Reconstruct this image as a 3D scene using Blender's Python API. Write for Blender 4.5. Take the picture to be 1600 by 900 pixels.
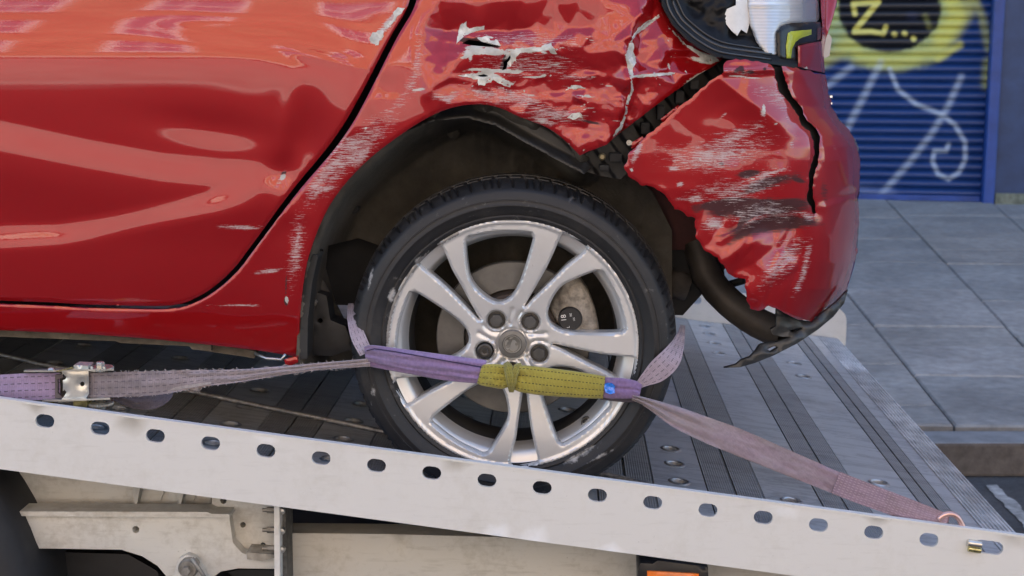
import bpy, bmesh, math, random
import numpy as np
from mathutils import Vector, Matrix
from mathutils.geometry import delaunay_2d_cdt
random.seed(7)
for o in list(bpy.data.objects): bpy.data.objects.remove(o)
S = bpy.context.scene
COL = S.collection
R = math.radians

# ------------------------------------------------------------------ camera
FPX = 2250.0; PITCH = R(9.71); YAW = R(2.13); CAMH = 1.55
FW = np.array([-math.sin(YAW)*math.cos(PITCH), math.cos(YAW)*math.cos(PITCH), -math.sin(PITCH)])
RT = np.array([math.cos(YAW), math.sin(YAW), 0.0]); UP = np.cross(RT, FW)
CAM = np.array([0, 0, CAMH])
cd = bpy.data.cameras.new('camera'); cam = bpy.data.objects.new('camera', cd); COL.objects.link(cam)
M = Matrix.Identity(4)
for i in range(3):
    M[i][0] = RT[i]; M[i][1] = UP[i]; M[i][2] = -FW[i]; M[i][3] = CAM[i]
cam.matrix_world = M
cd.sensor_width = 36; cd.lens = FPX/1600*36; cd.clip_start = .05; cd.clip_end = 2000
cd.dof.use_dof = True; cd.dof.focus_distance = 2.72; cd.dof.aperture_fstop = 8.0
S.camera = cam
# ------------------------------------------------------------------ sky and sun
SUN_EL = 44.0; SUN_AZ = 14.0          # the sun stands behind the shop, so the street side is in its shade
w = bpy.data.worlds.new('World'); S.world = w; w.use_nodes = True
nt = w.node_tree; bg = nt.nodes['Background']
sky = nt.nodes.new('ShaderNodeTexSky'); sky.sky_type = 'NISHITA'; sky.sun_disc = False
sky.sun_elevation = R(SUN_EL); sky.sun_rotation = R(SUN_AZ)
nt.links.new(sky.outputs[0], bg.inputs[0]); bg.inputs[1].default_value = 0.10
sd = bpy.data.lights.new('sun', 'SUN'); sd.energy = 5.0; sd.angle = R(.5); sd.color = (1, .94, .85)
sun = bpy.data.objects.new('sun', sd); COL.objects.link(sun)
_s = Vector((math.sin(R(SUN_AZ))*math.cos(R(SUN_EL)), math.cos(R(SUN_AZ))*math.cos(R(SUN_EL)), math.sin(R(SUN_EL))))
sun.rotation_euler = (-_s).to_track_quat('-Z', 'Y').to_euler()
S.view_settings.view_transform = 'Standard'; S.view_settings.look = 'None'
S.view_settings.exposure = 2.3; S.view_settings.gamma = 1

# ------------------------------------------------------------------ pixel to place
def ray(x, y):
    x = np.asarray(x, float); y = np.asarray(y, float)
    return FW + RT*((x-800)/FPX)[..., None] + UP*((450-y)/FPX)[..., None]
def P(x, y, Y):
    d = ray(x, y); t = np.asarray(Y, float)/d[..., 1]
    return CAM + d*t[..., None]
def G(x, y, z):
    d = ray(x, y); return CAM + d*((z-CAMH)/d[..., 2])[..., None]
YW = 2.70                                    # plane of the wheel's face
WC = P(800, 540, YW); MPX = .4910/400        # wheel centre, metres for a photo pixel there
DS = -.12796; DZ0 = WC[2]-.307
def deckz(x): return DZ0 + DS*(np.asarray(x)-WC[0])
def D(x, y, h=0.0):
    d = ray(x, y); t = (DZ0+h-DS*WC[0]-CAMH)/(d[..., 2]-DS*d[..., 0]); return CAM + d*t[..., None]
def L(pts): return np.array(pts, float)

# ------------------------------------------------------------------ materials
MATS = {}
def nodes(m): return m.node_tree.nodes, m.node_tree.links
def mat(name, col, rough=.5, metal=0., noise=None, bump=None, coat=0., spec=.5, coords='Object', vary_rough=0.):
    """noise=(scale, amount, stretch) colour variation; bump=(scale, strength, stretch)"""
    if name in MATS: return MATS[name]
    m = bpy.data.materials.new(name); m.use_nodes = True; n, l = nodes(m); b = n['Principled BSDF']
    b.inputs['Base Color'].default_value = (*col, 1); b.inputs['Roughness'].default_value = rough
    b.inputs['Metallic'].default_value = metal; b.inputs['Coat Weight'].default_value = coat
    b.inputs['Specular IOR Level'].default_value = spec
    tc = n.new('ShaderNodeTexCoord')
    def nz(scale, stretch, det=6):
        mp = n.new('ShaderNodeMapping'); mp.inputs['Scale'].default_value = stretch
        l.new(tc.outputs[coords], mp.inputs[0])
        t = n.new('ShaderNodeTexNoise'); t.inputs['Scale'].default_value = scale; t.inputs['Detail'].default_value = det
        t.inputs['Roughness'].default_value = .62
        l.new(mp.outputs[0], t.inputs['Vector']); return t
    if noise:
        sc, am = noise[:2]; st = noise[2] if len(noise) > 2 else (1, 1, 1)
        t = nz(sc, st); mr = n.new('ShaderNodeMapRange'); mr.inputs[1].default_value = .3; mr.inputs[2].default_value = .7
        mr.inputs[3].default_value = 1-am; mr.inputs[4].default_value = 1+am; l.new(t.outputs[0], mr.inputs[0])
        t2 = nz(sc*.13, st, 3); mr2 = n.new('ShaderNodeMapRange'); mr2.inputs[1].default_value = .3; mr2.inputs[2].default_value = .7
        mr2.inputs[3].default_value = 1-am*.8; mr2.inputs[4].default_value = 1+am*.8; l.new(t2.outputs[0], mr2.inputs[0])
        mu = n.new('ShaderNodeMath'); mu.operation = 'MULTIPLY'; l.new(mr.outputs[0], mu.inputs[0]); l.new(mr2.outputs[0], mu.inputs[1])
        mx = n.new('ShaderNodeVectorMath'); mx.operation = 'SCALE'; mx.inputs[0].default_value = col
        l.new(mu.outputs[0], mx.inputs['Scale']); l.new(mx.outputs[0], b.inputs['Base Color'])
        if vary_rough:
            ma = n.new('ShaderNodeMapRange'); ma.inputs[1].default_value = .3; ma.inputs[2].default_value = .7
            ma.inputs[3].default_value = max(.02, rough-vary_rough); ma.inputs[4].default_value = min(1, rough+vary_rough)
            l.new(t2.outputs[0], ma.inputs[0]); l.new(ma.outputs[0], b.inputs['Roughness'])
    if bump:
        sc, sg = bump[:2]; st = bump[2] if len(bump) > 2 else (1, 1, 1)
        t = nz(sc, st); bn = n.new('ShaderNodeBump'); bn.inputs['Strength'].default_value = sg; bn.inputs['Distance'].default_value = .002
        l.new(t.outputs[0], bn.inputs['Height']); l.new(bn.outputs[0], b.inputs['Normal'])
    MATS[name] = m; return m

class NT:
    """small helper to wire node graphs"""
    def __init__(s, m): s.n, s.l = nodes(m); s.b = s.n['Principled BSDF']
    def v(s, x, sock):
        if isinstance(x, (int, float)): sock.default_value = x
        elif isinstance(x, tuple): sock.default_value = x if len(x) == len(sock.default_value) else (*x, 1)
        else: s.l.new(x, sock)
    def math(s, op, a, b=0., c=0., clamp=False):
        k = s.n.new('ShaderNodeMath'); k.operation = op; k.use_clamp = clamp
        for i, q in enumerate((a, b, c)): s.v(q, k.inputs[i])
        return k.outputs[0]
    def mix(s, f, a, b):
        k = s.n.new('ShaderNodeMix'); k.data_type = 'RGBA'; s.v(f, k.inputs[0]); s.v(a, k.inputs[6]); s.v(b, k.inputs[7]); return k.outputs[2]
    def mixf(s, f, a, b):
        k = s.n.new('ShaderNodeMix'); s.v(f, k.inputs[0]); s.v(a, k.inputs[2]); s.v(b, k.inputs[3]); return k.outputs[0]
    def attr(s, nm):
        k = s.n.new('ShaderNodeAttribute'); k.attribute_name = nm; return k
    def coord(s, out='UV'):
        return s.n.new('ShaderNodeTexCoord').outputs[out]
    def noise(s, vec, scale, stretch=(1, 1, 1), det=6, rough=.6, rot=0., dist=0.):
        mp = s.n.new('ShaderNodeMapping'); mp.inputs['Scale'].default_value = stretch; mp.inputs['Rotation'].default_value = (0, 0, rot)
        s.l.new(vec, mp.inputs[0]); t = s.n.new('ShaderNodeTexNoise')
        t.inputs['Scale'].default_value = scale; t.inputs['Detail'].default_value = det; t.inputs['Roughness'].default_value = rough
        t.inputs['Distortion'].default_value = dist
        s.l.new(mp.outputs[0], t.inputs['Vector']); return t.outputs[0]
    def wave(s, vec, scale, dirn='X', stretch=(1, 1, 1), dist=0.):
        mp = s.n.new('ShaderNodeMapping'); mp.inputs['Scale'].default_value = stretch; s.l.new(vec, mp.inputs[0])
        t = s.n.new('ShaderNodeTexWave'); t.bands_direction = dirn; t.inputs['Scale'].default_value = scale; t.inputs['Distortion'].default_value = dist
        s.l.new(mp.outputs[0], t.inputs['Vector']); return t.outputs['Fac']
    def bump(s, h, strength=.3, dist=.002, normal=None):
        k = s.n.new('ShaderNodeBump'); k.inputs['Strength'].default_value = strength; k.inputs['Distance'].default_value = dist
        s.l.new(h, k.inputs['Height'])
        if normal is not None: s.l.new(normal, k.inputs['Normal'])
        return k.outputs[0]

def paint_material():
    m = bpy.data.materials.new('red_car_paint'); m.use_nodes = True; t = NT(m); b = t.b
    uv = t.coord('UV')
    sc, ch, dk = t.attr('scuff').outputs['Fac'], t.attr('chip_glint').outputs['Fac'], t.attr('dark').outputs['Fac']
    streak = t.noise(uv, 1.0, (4.5, 75, 1), 9, .66, R(-9), .25)
    fine = t.noise(uv, 26., (1, 2.2, 1), 8, .7)
    blot = t.noise(uv, 5., (1, 1.8, 1), 6, .65, R(-8), .4)
    sm = t.math('MULTIPLY', t.math('SUBTRACT', t.math('ADD', t.math('MULTIPLY', sc, .60), t.math('MULTIPLY', fine, .30)), t.math('MULTIPLY', streak, 1.16)), 11., clamp=True)
    sm = t.math('MULTIPLY', sm, t.math('MULTIPLY', sc, 4., clamp=True), clamp=True)
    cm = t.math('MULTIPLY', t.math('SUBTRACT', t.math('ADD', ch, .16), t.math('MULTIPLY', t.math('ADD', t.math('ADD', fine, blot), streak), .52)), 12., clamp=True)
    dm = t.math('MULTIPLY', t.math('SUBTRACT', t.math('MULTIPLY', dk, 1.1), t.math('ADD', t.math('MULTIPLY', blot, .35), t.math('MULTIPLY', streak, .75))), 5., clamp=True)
    flake = t.noise(uv, 220., (1, 1, 1), 2)
    red = t.mix(flake, (.275, .004, .006), (.375, .007, .010))
    scol = t.mix(fine, (.34, .25, .25), (.70, .66, .66))
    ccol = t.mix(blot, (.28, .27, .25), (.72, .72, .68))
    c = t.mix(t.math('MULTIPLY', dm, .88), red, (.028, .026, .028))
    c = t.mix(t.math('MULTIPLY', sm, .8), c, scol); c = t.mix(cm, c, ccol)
    dust = t.noise(uv, 3.1, (1, 1.4, 1), 7, .6)
    t.v(c, b.inputs['Base Color'])
    anym = t.math('MAXIMUM', t.math('MAXIMUM', sm, cm), dm)
    t.v(t.mixf(anym, .38, .62), b.inputs['Roughness'])
    t.v(t.mixf(anym, .30, 0.), b.inputs['Metallic'])
    t.v(t.mixf(anym, 1., .06), b.inputs['Coat Weight'])
    b.inputs['Specular IOR Level'].default_value = .12
    b.inputs['Coat IOR'].default_value = 1.6
    t.v(t.math('ADD', .012, t.math('MULTIPLY', t.math('POWER', dust, 3.), .10)), b.inputs['Coat Roughness'])
    peel = t.noise(uv, 34., (1, 1, 1), 2, .5)
    hb = t.bump(t.math('ADD', t.math('MULTIPLY', anym, -.6), t.math('MULTIPLY', fine, anym)), .5, .0012)
    l = t.l; l.new(hb, b.inputs['Normal'])
    l.new(t.bump(peel, .018, .001), b.inputs['Coat Normal'])
    MATS['paint'] = m; return m
PAINT = paint_material()

def attr_colour(name, rough, metal=0., attr='Col', noise=None, spec=.5):
    m = bpy.data.materials.new(name); m.use_nodes = True; t = NT(m)
    a = t.attr(attr).outputs['Color']; ob = t.coord('Object')
    n1 = t.noise(ob, 3., (1, 1, 1), 6); n2 = t.noise(ob, 40., (1, 1, 1), 4)
    f = t.math('ADD', .72, t.math('ADD', t.math('MULTIPLY', n1, .32), t.math('MULTIPLY', n2, .22)))
    k = t.n.new('ShaderNodeVectorMath'); k.operation = 'SCALE'; t.l.new(a, k.inputs[0]); t.l.new(f, k.inputs['Scale'])
    t.l.new(k.outputs[0], t.b.inputs['Base Color'])
    t.b.inputs['Roughness'].default_value = rough; t.b.inputs['Metallic'].default_value = metal; t.b.inputs['Specular IOR Level'].default_value = spec
    MATS[name] = m; return m

# ------------------------------------------------------------------ mesh helpers
ORG = {}
def tag(o, label=None, cat=None, group=None, kind=None):
    if label: o['label'] = label
    if cat: o['category'] = cat
    if group: o['group'] = group
    if kind: o['kind'] = kind
    return o
def thing(name, loc, label, cat, group=None):
    o = bpy.data.objects.new(name, None); COL.objects.link(o); o.location = tuple(loc); o.empty_display_size = .1
    ORG[o] = np.array(loc, float); return tag(o, label, cat, group)
def mk(name, V, F, m, parent=None, smooth=False, uv=None, attrs=None, colors=None, org=None, sharp=None):
    V = np.asarray(V, float)
    base = ORG[parent] if parent is not None else (np.array(org, float) if org is not None else np.zeros(3))
    me = bpy.data.meshes.new(name); me.from_pydata((V-base).tolist(), [], [list(map(int, f)) for f in F])
    o = bpy.data.objects.new(name, me); COL.objects.link(o)
    if parent is not None: o.parent = parent
    elif org is not None: o.location = tuple(org)
    ORG[o] = base
    if m: me.materials.append(m)
    if smooth: me.polygons.foreach_set('use_smooth', np.ones(len(me.polygons), bool))
    if uv is not None:
        ul = me.uv_layers.new(name='UVMap'); vi = np.empty(len(me.loops), int); me.loops.foreach_get('vertex_index', vi)
        ul.data.foreach_set('uv', np.asarray(uv, np.float32)[vi].ravel())
    if attrs:
        for k, a in attrs.items():
            at = me.attributes.new(k, 'FLOAT', 'POINT'); at.data.foreach_set('value', np.asarray(a, np.float32))
    if colors is not None:
        at = me.color_attributes.new('Col', 'FLOAT_COLOR', 'POINT')
        at.data.foreach_set('color', np.column_stack([colors, np.ones(len(V))]).astype(np.float32).ravel())
    if sharp: me.set_sharp_from_angle(angle=R(sharp))
    me.update(); return o
def share(o, name, parent=None, loc=None):
    c = bpy.data.objects.new(name, o.data); COL.objects.link(c)
    if parent is not None: c.parent = parent
    c.location = loc if loc is not None else o.location
    return c

class B:
    """collects shapes for one mesh"""
    def __init__(s): s.V = []; s.F = []; s.U = []
    def add(s, V, F):
        k = len(s.V); s.V += [tuple(map(float, v)) for v in V]; s.F += [[i+k for i in f] for f in F]; return s
    def box(s, lo, hi, bev=0.):
        x0, y0, z0 = lo; x1, y1, z1 = hi
        if bev <= 0:
            V = [(x, y, z) for x in (x0, x1) for y in (y0, y1) for z in (z0, z1)]
            F = [(0, 1, 3, 2), (4, 6, 7, 5), (0, 4, 5, 1), (2, 3, 7, 6), (0, 2, 6, 4), (1, 5, 7, 3)]
            return s.add(V, F)
        bm = bmesh.new(); bmesh.ops.create_cube(bm, size=1)
        for v in bm.verts: v.co = Vector(((x0+x1)/2+v.co.x*(x1-x0), (y0+y1)/2+v.co.y*(y1-y0), (z0+z1)/2+v.co.z*(z1-z0)))
        bmesh.ops.bevel(bm, geom=bm.edges[:], offset=bev, segments=2, affect='EDGES', profile=.6)
        V = [v.co[:] for v in bm.verts]; bm.verts.index_update(); F = [[v.index for v in f.verts] for f in bm.faces]; bm.free()
        return s.add(V, F)
    def prism(s, poly, y0, y1, plane='xz'):
        """poly of (a,b) pairs extruded along the remaining axis"""
        n = len(poly); mkp = (lambda p, y: (p[0], y, p[1])) if plane == 'xz' else ((lambda p, y: (p[0], p[1], y)) if plane == 'xy' else (lambda p, y: (y, p[0], p[1])))
        V = [mkp(p, y0) for p in poly]+[mkp(p, y1) for p in poly]
        F = [list(range(n)), list(range(2*n-1, n-1, -1))]+[[i, i+n, (i+1) % n+n, (i+1) % n] for i in range(n)]
        return s.add(V, F)
    def poly3(s, front, back):
        n = len(front); V = list(map(tuple, front))+list(map(tuple, back))
        F = [list(range(n)), list(range(2*n-1, n-1, -1))]+[[i, i+n, (i+1) % n+n, (i+1) % n] for i in range(n)]
        return s.add(V, F)
    def tube(s, path, r, n=12, cap=True):
        path = np.asarray(path, float); m = len(path); rr = np.broadcast_to(np.asarray(r, float), (m,))
        T = np.gradient(path, axis=0); T /= np.linalg.norm(T, axis=1)[:, None]+1e-12
        ref = np.array([0, 0, 1.]) if abs(T[0][2]) < .9 else np.array([1., 0, 0])
        N = ref-T[0]*(ref@T[0]); N /= np.linalg.norm(N); V = []
        for i in range(m):
            N = N-T[i]*(N@T[i]); N /= np.linalg.norm(N); Bn = np.cross(T[i], N)
            for k in range(n):
                a = 2*math.pi*k/n; V.append(path[i]+rr[i]*(math.cos(a)*N+math.sin(a)*Bn))
        F = [[i*n+k, i*n+(k+1) % n, (i+1)*n+(k+1) % n, (i+1)*n+k] for i in range(m-1) for k in range(n)]
        if cap: F += [list(range(n-1, -1, -1)), [(m-1)*n+k for k in range(n)]]
        return s.add(V, F)
    def lathe(s, prof, c, axis='y', n=48, a0=0, a1=2*math.pi, close=False):
        """prof of (radius, offset along axis)"""
        full = abs(a1-a0-2*math.pi) < 1e-6; m = len(prof); V = []; na = n if full else n+1
        for k in range(na):
            a = a0+(a1-a0)*k/n; ca, sa = math.cos(a), math.sin(a)
            for r, h in prof:
                V.append((c[0]+r*ca, c[1]+h, c[2]+r*sa) if axis == 'y' else ((c[0]+r*ca, c[1]+r*sa, c[2]+h) if axis == 'z' else (c[0]+h, c[1]+r*ca, c[2]+r*sa)))
        F = []
        for k in range(n):
            q = (k+1) % na
            for j in range(m-1): F.append([k*m+j, k*m+j+1, q*m+j+1, q*m+j])
            if close: F.append([k*m+m-1, k*m, q*m, q*m+m-1])
        return s.add(V, F)
    def build(s, name, m, parent=None, smooth=False, **kw): return mk(name, s.V, s.F, m, parent, smooth, **kw)

def resample(poly, step, closed=True):
    p = np.asarray(poly, float); q = np.vstack([p, p[:1]]) if closed else p; out = []
    for a, b in zip(q[:-1], q[1:]):
        n = max(1, int(round(np.linalg.norm(b-a)/step)))
        for k in range(n): out.append(a+(b-a)*k/n)
    if not closed: out.append(q[-1])
    return np.array(out)
def catmull(pts, step):
    p = np.asarray(pts, float); n = len(p); q = np.vstack([2*p[0]-p[1], p, 2*p[-1]-p[-2]]); out = []
    for i in range(1, n):
        a, b, c, d = q[i-1], q[i], q[i+1], q[i+2]; k = max(1, int(np.linalg.norm((c-b)[:2])/step))
        for j in range(k):
            t = j/k; out.append(.5*((2*b)+(-a+c)*t+(2*a-5*b+4*c-d)*t*t+(-a+3*b-3*c+d)*t**3))
    out.append(p[-1]); return np.array(out)
def inside(x, y, poly):
    r = np.zeros(len(x), bool); n = len(poly)
    for i in range(n):
        x0, y0 = poly[i-1]; x1, y1 = poly[i]
        if y0 == y1: continue
        r ^= ((y0 > y) != (y1 > y)) & (x < (x1-x0)*(y-y0)/(y1-y0)+x0)
    return r
def pdist(x, y, pl, closed=False, signed=False):
    """distance to a polyline; signed: positive on its left when walking with y down"""
    p = np.asarray(pl, float); q = np.vstack([p, p[:1]]) if closed else p
    best = np.full(np.shape(x), 1e9); sg = np.ones(np.shape(x)); tb = np.zeros(np.shape(x)); acc = 0.
    for a, b in zip(q[:-1], q[1:]):
        dx, dy = b-a; ll = dx*dx+dy*dy+1e-12
        t = np.clip(((x-a[0])*dx+(y-a[1])*dy)/ll, 0, 1); ex = x-a[0]-t*dx; ey = y-a[1]-t*dy; d = np.hypot(ex, ey)
        m = d < best; best = np.where(m, d, best)
        if signed: sg = np.where(m, np.where(dx*(y-a[1])-dy*(x-a[0]) >= 0, 1., -1.), sg)
        tb = np.where(m, acc+t*math.sqrt(ll), tb); acc += math.sqrt(ll)
    return (best*sg if signed else best), tb/acc
def hash2(i, j, k): 
    v = np.sin(i*127.1+j*311.7+k*74.7)*43758.5453; return v-np.floor(v)
def vnoise(x, y, k=0):
    i = np.floor(x); j = np.floor(y); u = x-i; v = y-j; u = u*u*u*(u*(u*6-15)+10); v = v*v*v*(v*(v*6-15)+10)
    a, b, c, d = hash2(i, j, k), hash2(i+1, j, k), hash2(i, j+1, k), hash2(i+1, j+1, k)
    return (a+(b-a)*u+(c-a)*v+(a-b-c+d)*u*v)*2-1
def fbm(x, y, oct=4, k=0, gain=.5):
    s = 0; a = 1.
    for o in range(oct): s = s+a*vnoise(x*2**o, y*2**o, k+o*7); a *= gain
    return s
def sstep(a, b, x):
    t = np.clip((x-a)/(b-a), 0, 1); return t*t*(3-2*t)
def jag(poly, amp, step, seed):
    p = resample(poly, step); n = len(p); T = np.roll(p, -1, 0)-np.roll(p, 1, 0); T /= np.linalg.norm(T, axis=1)[:, None]+1e-9
    k = np.arange(n)*.37; d = amp*fbm(k, k*0+seed, 3, seed)
    return p+np.column_stack([-T[:, 1], T[:, 0]])*d[:, None]

def facets(fn, x0, x1, y0, y1, sx, sy, seed, amp, given=None):
    """the function broken into flat facets between scattered control points"""
    rs = np.random.RandomState(seed); pts = []; r = 0; yy = y0
    while yy <= y1:
        xx = x0+(sx*.5 if r % 2 else 0)
        while xx <= x1: pts.append((xx+(rs.rand()-.5)*sx*.75, yy+(rs.rand()-.5)*sy*.7)); xx += sx
        yy += sy; r += 1
    pts = np.array(given if given is not None else pts, float); d = fn(pts[:, 0], pts[:, 1])+amp*(rs.rand(len(pts))-.5)*2
    v, e, f, *_ = delaunay_2d_cdt([Vector(q) for q in pts.tolist()], [], [], 0, 1e-4); v = np.array([q[:] for q in v])
    from_old = [int(np.argmin(np.hypot(*(pts-q).T))) for q in v]; dv = d[from_old]
    def ev(x, y):
        out = fn(x, y).copy(); sh = np.shape(x)
        for t in f:
            a, b, c = v[list(t)]; den = (b[1]-c[1])*(a[0]-c[0])+(c[0]-b[0])*(a[1]-c[1])
            if abs(den) < 1e-9: continue
            l1 = ((b[1]-c[1])*(x-c[0])+(c[0]-b[0])*(y-c[1]))/den; l2 = ((c[1]-a[1])*(x-c[0])+(a[0]-c[0])*(y-c[1]))/den; l3 = 1-l1-l2
            k = (l1 >= -1e-9) & (l2 >= -1e-9) & (l3 >= -1e-9); out = np.where(k, l1*dv[t[0]]+l2*dv[t[1]]+l3*dv[t[2]], out)
        return out
    return ev
def triangulate(outer, holes, step):
    loops = [resample(outer, step)]+[resample(h, step) for h in holes]
    lo = loops[0].min(0); hi = loops[0].max(0); xs = []; row = 0; y = lo[1]+step*.5
    while y < hi[1]:
        xx = np.arange(lo[0]+(step*.5 if row % 2 else 0), hi[0], step); xs.append(np.column_stack([xx, np.full(len(xx), y)])); y += step*.866; row += 1
    I = np.vstack(xs); I = I+(np.random.RandomState(3).rand(*I.shape)-.5)*step*.12
    k = inside(I[:, 0], I[:, 1], loops[0])
    for h in loops[1:]: k &= ~inside(I[:, 0], I[:, 1], h)
    I = I[k]
    for h in loops:
        d, _ = pdist(I[:, 0], I[:, 1], h, True); I = I[d > step*.55]
    pts = list(map(Vector, np.vstack(loops+[I]).tolist())); E = []; k = 0
    for h in loops:
        n = len(h); E += [(k+i, k+(i+1) % n) for i in range(n)]; k += n
    v, e, f, *_ = delaunay_2d_cdt(pts, E, [], 0, 1e-5)
    V = np.array([q[:] for q in v]); Fc = np.array([list(q) for q in f]); c = V[Fc].mean(1)
    k = inside(c[:, 0], c[:, 1], loops[0])
    for h in loops[1:]: k &= ~inside(c[:, 0], c[:, 1], h)
    return V, Fc[k], loops
def panel(name, outer, depth, step, m, parent, holes=(), wall=.012, attrs=None, roundpx=0., rounddepth=.004, place=P, uvs=100., smooth=True, inward=0.):
    """a sheet over an outline in photo pixels whose depth is a function; folded back at its edges"""
    V2, F, loops = triangulate(outer, holes, step)
    def pos(q, back=0.):
        x, y = q[:, 0], q[:, 1]; Y = depth(x, y)
        if roundpx > 0:
            d = np.full(len(x), 1e9)
            for h in loops: d = np.minimum(d, pdist(x, y, h, True)[0])
            t = np.clip(1-d/roundpx, 0, 1); Y = Y+rounddepth*(1-np.sqrt(np.clip(1-t*t, 0, 1)))
        return place(x, y, Y+back)
    V = pos(V2); n0 = len(V); Vs = [V]; U = [V2]; Fs = F[:, ::-1].tolist(); k = n0
    # keep faces towards the viewer
    a, b, c = V[F[0]]; nn = np.cross(b-a, c-a)
    if nn @ (CAM-a) > 0: Fs = F.tolist()
    for h in loops:
        n = len(h); f0 = pos(h); f1 = f0.copy(); f1[:, 1] += wall
        if inward: 
            cc = h.mean(0); h2 = h+(cc-h)/np.linalg.norm(cc-h, axis=1)[:, None]*inward; f1 = pos(h2); f1[:, 1] += wall
        Vs += [f0, f1]; U += [h, h]
        Fs += [[k+i, k+(i+1) % n, k+n+(i+1) % n, k+n+i] for i in range(n)]; k += 2*n
    V = np.vstack(Vs); U = np.vstack(U)
    at = {kk: fn(U[:, 0], U[:, 1]) for kk, fn in attrs.items()} if attrs else None
    return mk(name, V, Fs, m, parent, smooth, uv=np.column_stack([U[:, 0], -U[:, 1]])/uvs, attrs=at)
def strokes(x, y, lst):
    r = np.zeros(len(x))
    for pl, wd, st in lst:
        d, t = pdist(x, y, pl)
        r = np.maximum(r, st*np.exp(-(d/wd)**2)*(.55+.45*np.sin(np.pi*np.clip(t, .02, .98))))
    return r
def flat(Y): return lambda x, y: np.full(np.shape(x), float(Y))
def slab_px(name, poly, Y, thick, m, parent, holes=(), step=14, roundpx=3., **kw):
    return panel(name, poly, flat(Y), step, m, parent, holes, wall=thick, roundpx=roundpx, rounddepth=.0025, **kw)
def circ(cx, cy, rx, ry=None, n=20, rot=0.):
    ry = ry or rx; a = np.arange(n)*2*np.pi/n; c, s_ = math.cos(rot), math.sin(rot)
    ex, ey = rx*np.cos(a), ry*np.sin(a); return np.column_stack([cx+ex*c-ey*s_, cy+ex*s_+ey*c])
def stadium(cx, cy, w_, h, rot=0., n=8):
    a = np.linspace(-np.pi/2, np.pi/2, n); p = [(w_/2-h/2+h/2*math.cos(t), h/2*math.sin(t)) for t in a]+[(-w_/2+h/2-h/2*math.cos(t), -h/2*math.sin(t)) for t in a]
    p = np.array(p); c, s_ = math.cos(rot), math.sin(rot); return np.column_stack([cx+p[:, 0]*c-p[:, 1]*s_, cy+p[:, 0]*s_+p[:, 1]*c])
# ================================================================== the setting
ASPH = mat('asphalt', (.06, .061, .064), .85, noise=(60, .3), bump=(220, .6))
b = B()
xs = [-600, -60, -20, -6, 6, 20, 60, 600]; ys = [-600, -60, -11, 0, 5.0, 60, 600]
V = [(x, y, 0) for x in xs for y in ys]; ny = len(ys)
F = [[i*ny+j, (i+1)*ny+j, (i+1)*ny+j+1, i*ny+j+1] for i in range(len(xs)-1) for j in range(ny-1)]
road = mk('road', V, F, ASPH); tag(road, kind='structure')
# worn painted line by the kerb
LINEM = mat('worn_road_paint', (.34, .34, .33), .8, noise=(25, .5))
p = [G(1541, 758, .004), G(1557, 757, .004), G(1640, 836, .004), G(1612, 836, .004)]
q = resample(np.array(p)[:, :2], .02); q = jag(q, .006, .02, 5)
mk('road_line', np.column_stack([q, np.full(len(q), .004)]), [list(range(len(q)))], LINEM, road)

# kerb: dark stones in a row
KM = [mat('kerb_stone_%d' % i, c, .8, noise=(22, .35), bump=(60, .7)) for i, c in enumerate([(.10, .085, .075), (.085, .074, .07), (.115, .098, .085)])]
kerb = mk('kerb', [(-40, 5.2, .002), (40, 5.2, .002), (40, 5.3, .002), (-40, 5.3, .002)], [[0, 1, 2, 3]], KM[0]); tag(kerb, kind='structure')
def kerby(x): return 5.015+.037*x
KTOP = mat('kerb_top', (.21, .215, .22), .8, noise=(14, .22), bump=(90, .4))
x = -7.0
while x < 9:
    ln = .9+random.random()*.02
    b = B(); b.box((x+.004, 0, 0), (x+ln-.004, .17, .127), .012)
    V = [(vx, vy+kerby(vx), vz) for vx, vy, vz in b.V]
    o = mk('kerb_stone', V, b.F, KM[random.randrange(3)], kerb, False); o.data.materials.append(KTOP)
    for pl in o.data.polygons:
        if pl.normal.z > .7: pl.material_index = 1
    x += ln

# pavement with stone slabs
PB = mat('pavement_bed', (.10, .105, .11), .9, noise=(20, .3))
pav = mk('pavement', [(-40, 5.1, .06), (40, 5.1, .06), (40, 20, .06), (-40, 20, .06)], [[0, 1, 2, 3]], PB); tag(pav, kind='structure')
SL = [mat('paving_stone_%d' % i, c, .72, noise=(16, .24), bump=(45, .5), vary_rough=.15) for i, c in
      enumerate([(.285, .27, .25), (.31, .29, .268), (.26, .252, .238), (.29, .27, .245)])]
cols = [(-6.2, .0), (-5.4, .0), (-4.6, .0), (-3.8, .0), (-3.0, .0), (-2.2, .0), (-1.45, .0), (-.70, .01), (.05, .02), (.78, .035), (1.455, .05), (1.975, .116), (2.5, .165), (3.15, .17), (3.8, .17), (4.5, .17), (5.2, .17), (5.9, .17), (6.6, .17)]
rowset = {10: [5.32, 6.14, 6.75, 7.24, 8.35, 9.40, 10.55, 11.85, 12.6, 14], 11: [5.32, 6.3, 7.02, 8.0, 9.35, 10.0, 10.95, 12.0, 13., 14], 9: [5.32, 5.62, 6.35, 7.25, 8.2, 9.3, 10.4, 11.6, 12.8, 14]}
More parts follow.
